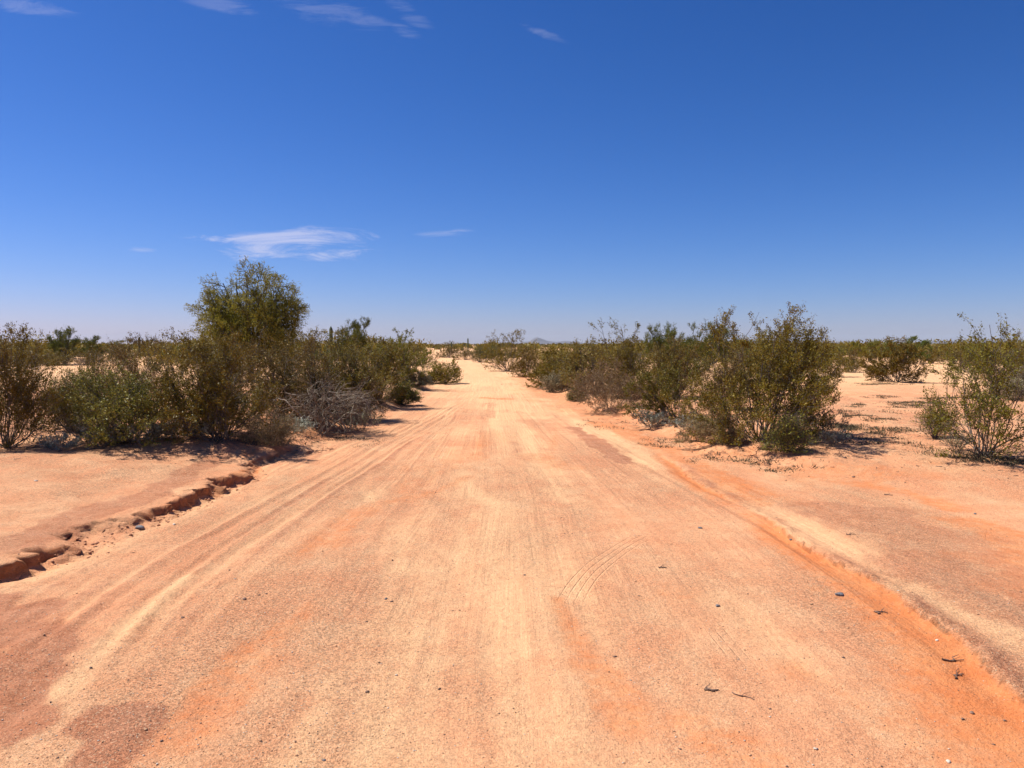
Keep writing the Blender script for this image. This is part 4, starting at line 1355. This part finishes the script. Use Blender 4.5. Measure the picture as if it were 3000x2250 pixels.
def litter():
    rng = np.random.default_rng(91)
    P = []
    for o in list(COL.objects):
        if o.type == 'EMPTY' and o.get('category') in ('bush', 'shrub', 'dead shrub') and o.location.y < 24:
            n = int(230 * min(1.0, 9 / o.location.y) + 40)
            a = rng.random(n) * 6.283
            r = np.abs(rng.normal(size=n)) * .75 + .1
            P.append(np.stack([o.location.x + r * np.cos(a) + .15, o.location.y + r * np.sin(a)], 1))
    P = np.vstack(P)
    P = P[(P[:, 0] < edge_left(P[:, 1]) + .25) | (P[:, 0] > edge_right(P[:, 1]) - .5)]
    n = len(P)
    Z = height(P[:, 0], P[:, 1])
    b = np.stack([P[:, 0], P[:, 1], Z + .006], 1)
    a = rng.random(n) * 6.283
    L = .02 + .11 * rng.random(n) ** 3
    d = np.stack([np.cos(a) * L, np.sin(a) * L, rng.normal(size=n) * .006], 1)
    m = b + d * .5 + rng.normal(size=(n, 3)) * np.array([.1, .1, .04]) * L[:, None]
    V, Q = tubes(np.stack([b, b + d], 1), np.tile([.0035, .0015], (n, 1)) * (.5 + rng.random((n, 1))), 3)
    o = link('litter', mesh_np('litter', V, [Q], [M_TWIGB]))
    tag(o, 'broken twigs and litter strewn under the bushes', 'litter', None, 'stuff')


litter()

# ------------------------------------------------------------------ stones, clods, twigs
def stone_unit(seed, sub=1):
    import bmesh
    bm = bmesh.new()
    bmesh.ops.create_icosphere(bm, subdivisions=sub, radius=1)
    r_ = random.Random(seed)
    for v_ in bm.verts:
        v_.co *= 1 + r_.uniform(-.22, .16)
        v_.co.z *= .62
    V = np.array([v_.co[:] for v_ in bm.verts]); F = np.array([[q.index for q in f.verts] for f in bm.faces])
    bm.free()
    return V, F


STONES = [  # u, v, width px, material, label
    (410, 1549, 26, M_STDARK, 'dark grey stone lying below the eroded bank on the left of the road'),
    (2460, 1744, 24, M_STDARK, 'flat dark grey stone left of the orange gully on the right side'),
    (2103, 1776, 15, M_STDARK, 'small dark stone between tyre prints and the flat dark grey stone'),
    (716, 1756, 13, M_STBROWN, 'dark pebble beside the wheel ruts at the left of the road'),
    (535, 1810, 12, M_STBROWN, 'brown pebble between the wheel ruts at the left'),
    (1131, 1755, 10, M_STDARK, 'small dark pebble in the middle of the road'),
    (2848, 2090, 16, M_STBROWN, 'brown lumpy stone in the orange gully near the bottom right corner'),
    (2745, 1877, 12, M_STWHITE, 'white pebble in the orange gully at the right'),
    (2778, 2232, 16, M_STWHITE, 'pale pebble at the bottom edge near the right corner'),
    (2052, 1548, 13, M_STDARK, 'black pebble right of the curved tyre print'),
    (2317, 1582, 9, M_STDARK, 'tiny black pebble along the upper edge of the orange gully'),
    (510, 1537, 10, M_STWHITE, 'white pebble right of the dark grey stone below the eroded bank'),
    (106, 1410, 11, M_STWHITE, 'white pebble on the sand bank at the left'),
    (949, 2228, 11, M_STDARK, 'dark pebble at the bottom edge left of the middle'),
    (1537, 1685, 9, M_STBROWN, 'brown pebble in the middle of the road left of the curved tyre print'),
    (2475, 1342, 12, M_STBROWN, 'brown stone on the sand below the small yellow green shrub'),
    (2500, 1398, 10, M_STBROWN, 'small brown stone on the open sand right of the road'),
    (2857, 1506, 9, M_STDARK, 'dark pebble on the sand at the far right'),
]
for i, (u, v, wpx, m_, lab) in enumerate(STONES):
    x, y, z = at(u, v)
    s_ = wpx * .5 * y / FPX
    V, F = stone_unit(300 + i, 2)
    o = link('stone', mesh_np('stone', V * s_ * np.array([1.1, .85, .9]), [F], [m_], smooth=True))
    o.location = (x, y, z + s_ * .22)
    o.rotation_euler = (0, 0, rnd.random() * 6.28)
    tag(o, lab, 'stone', 'loose stones on the road')

TWIGS = [
    (2760, 1934, 2824, 1936, .007, 'thick dark stick lying across the orange gully at the right'),
    (2800, 1990, 2822, 1976, .006, 'short twig just below the thick dark stick in the gully'),
    (2572, 1800, 2600, 1796, .007, 'twig on the gravel left of the orange gully'),
    (2070, 2018, 2086, 2026, .006, 'short dark twig in the lower right of the road'),
    (2145, 2030, 2210, 2052, .004, 'thin pale twig right of the short dark twig'),
    (1930, 1663, 1952, 1665, .006, 'twig right of the curved tyre print'),
    (395, 1324, 406, 1325, .008, 'twig on the crest of the sand bank at the left'),
    (2590, 1450, 2615, 1452, .008, 'dark twig on red gravel right of the road'),
    (2480, 1565, 2508, 1568, .006, 'twig beside the pale wheel track at the right'),
]
for i, (u0, v0, u1, v1, r_, lab) in enumerate(TWIGS):
    a = np.array(at(u0, v0)); b = np.array(at(u1, v1))
    rng = np.random.default_rng(i)
    P = a + (b - a) * np.linspace(0, 1, 7)[:, None]
    P[1:-1] += rng.normal(size=(5, 3)) * .012 * np.array([1, 1, .2])
    P[:, 2] = [H1(p[0], p[1]) + r_ * .8 for p in P]
    o_ = P[0].copy()
    side = np.stack([P[3], P[3] + (P[5] - P[3]) * .5 + np.array([0, .025, .004]), P[3] + (P[6] - P[3]) * .8 + np.array([.01, .05, .006])])
    r_ *= .7
    V1, Q1 = tubes((P - o_)[None], np.linspace(r_, r_ * .5, 7)[None], 6)
    V2, Q2 = tubes((side - o_)[None], np.array([[r_ * .5, r_ * .4, r_ * .25]]), 5)
    o = link('twig', mesh_np('twig', np.vstack([V1, V2]), [np.vstack([Q1, Q2 + len(V1)])], [M_TWIG], smooth=True))
    o.location = o_
    tag(o, lab, 'twig', 'fallen twigs on the road')


def scatter_stones(name, pts, sizes, mats, label, seed, tri_sub=1):
    rng = np.random.default_rng(seed)
    protos = []
    for s_ in range(6):
        V = np.array([[1, 0, 0], [-1, 0, 0], [0, 1, 0], [0, -1, 0], [0, 0, .8], [0, 0, -.6]]) * (.75 + .5 * rng.random((6, 1)))
        protos.append(V + rng.normal(size=(6, 3)) * .12)
    F0 = np.array([[0, 2, 4], [2, 1, 4], [1, 3, 4], [3, 0, 4], [2, 0, 5], [1, 2, 5], [3, 1, 5], [0, 3, 5]])
    n = len(pts)
    pr = np.array(protos)[rng.integers(0, 6, n)]
    a = rng.random(n) * 6.283
    c, s_ = np.cos(a)[:, None], np.sin(a)[:, None]
    V = np.stack([pr[..., 0] * c - pr[..., 1] * s_, pr[..., 0] * s_ + pr[..., 1] * c, pr[..., 2] * .8], -1) * sizes[:, None, None]
    V += pts[:, None, :]
    F = (F0[None] + (np.arange(n) * 6)[:, None, None]).reshape(-1, 3)
    me = mesh_np(name, V.reshape(-1, 3), [F], mats)
    mi = np.repeat(np.where(np.arange(n) >= n - 170, rng.choice([min(2, len(mats) - 1), len(mats) - 1], n), rng.choice(len(mats), n, p=[.62, .2, .10, .08] if len(mats) == 4 else None)), 8).astype(np.int32)
    me.polygons.foreach_set('material_index', mi)
    o = link(name, me)
    tag(o, label, 'gravel', None, 'stuff')


rng = np.random.default_rng(8)
N = 32000
yy = 2.0 * (16 / 2.0) ** (rng.random(N) ** 1.35)
xx = (rng.random(N) - .5) * 2 * np.minimum(.72 * yy + .4, 8)
kp = rng.random(N) < np.clip(.55 + 1.2 * fbm(xx * .8, yy * .5, 431, 4), .08, 1)
xx, yy = xx[kp], yy[kp]
sz = .0018 + .0034 * rng.random(len(xx)) ** 2.2 + (rng.random(len(xx)) < .02) * .006 * rng.random(len(xx))
pts = np.stack([xx, yy, height(xx, yy) + sz * .35], 1)
npb = 170
yb = 2.6 * (14 / 2.6) ** rng.random(npb); xb = (rng.random(npb) - .5) * 1.36 * yb
sb = .003 + .009 * rng.random(npb) ** 2.5
pts = np.vstack([pts, np.stack([xb, yb, height(xb, yb) + sb * .3], 1)]); sz = np.concatenate([sz, sb])
M_GRAIN = bark_material('gravel_grain', (.42, .22, .11, 1), (.60, .36, .19, 1), 90)
M_PEB = bark_material('dark_pebble', (.075, .05, .04, 1), (.17, .115, .09, 1), 60)
scatter_stones('gravel', pts, sz, [M_GRAIN, M_STWHITE, M_STBROWN, M_PEB], 'fine loose gravel strewn over the sandy road', 3)

# crumbled clods along the eroded step
N = 1500
N *= 7
yy = 4.3 + 7.4 * rng.random(N)
xx = edge_left(yy) + (rng.random(N) - .6) * 1.6
lp = fbm(xx * 0.7, yy * 1.1, 3, 5, .55) * 0.8 + vn(xx * 6, yy * 6, 9) * 0.14 + vn(xx * 15, yy * 15, 10) * .06
dd = edge_left(yy) - xx + lp * (1 - sstep(yy, 11, 13)) * .7
kp = (dd < .02) & (rng.random(N) < np.exp(-((dd + .05) / .13) ** 2))
xx, yy = xx[kp], yy[kp]
N = len(xx)
sz = .003 + .020 * rng.random(N) ** 6
pts = np.stack([xx, yy, height(xx, yy) + sz * .2], 1)
scatter_stones('clods', pts, sz, [M_CLOD], 'crumbled earth clods along the eroded step at the left', 5)

# ------------------------------------------------------------------ haze: the air itself
hm, hg = new_mat('haze_air')
pv = hg.n('ShaderNodeVolumePrincipled')
pv.inputs['Color'].default_value = (.70, .85, 1, 1)
pv.inputs['Density'].default_value = 0.00007
ho = hg.n('ShaderNodeOutputMaterial')
hg.t.links.new(pv.outputs[0], ho.inputs['Volume'])
X0, Y0a, Y1a, Z0, Z1 = 6700, -100, 6900, -4, 75
hv = [(sx * X0, yv, zv) for zv in (Z0, Z1) for sx, yv in ((-1, Y0a), (1, Y0a), (1, Y1a), (-1, Y1a))]
hf = np.array([[0, 3, 2, 1], [4, 5, 6, 7], [0, 1, 5, 4], [1, 2, 6, 5], [2, 3, 7, 6], [3, 0, 4, 7]])
ho_ = link('haze', mesh_np('haze', hv, [hf], [hm]))
tag(ho_, 'thin bluish air haze over the whole desert flat', 'haze', None, 'stuff')
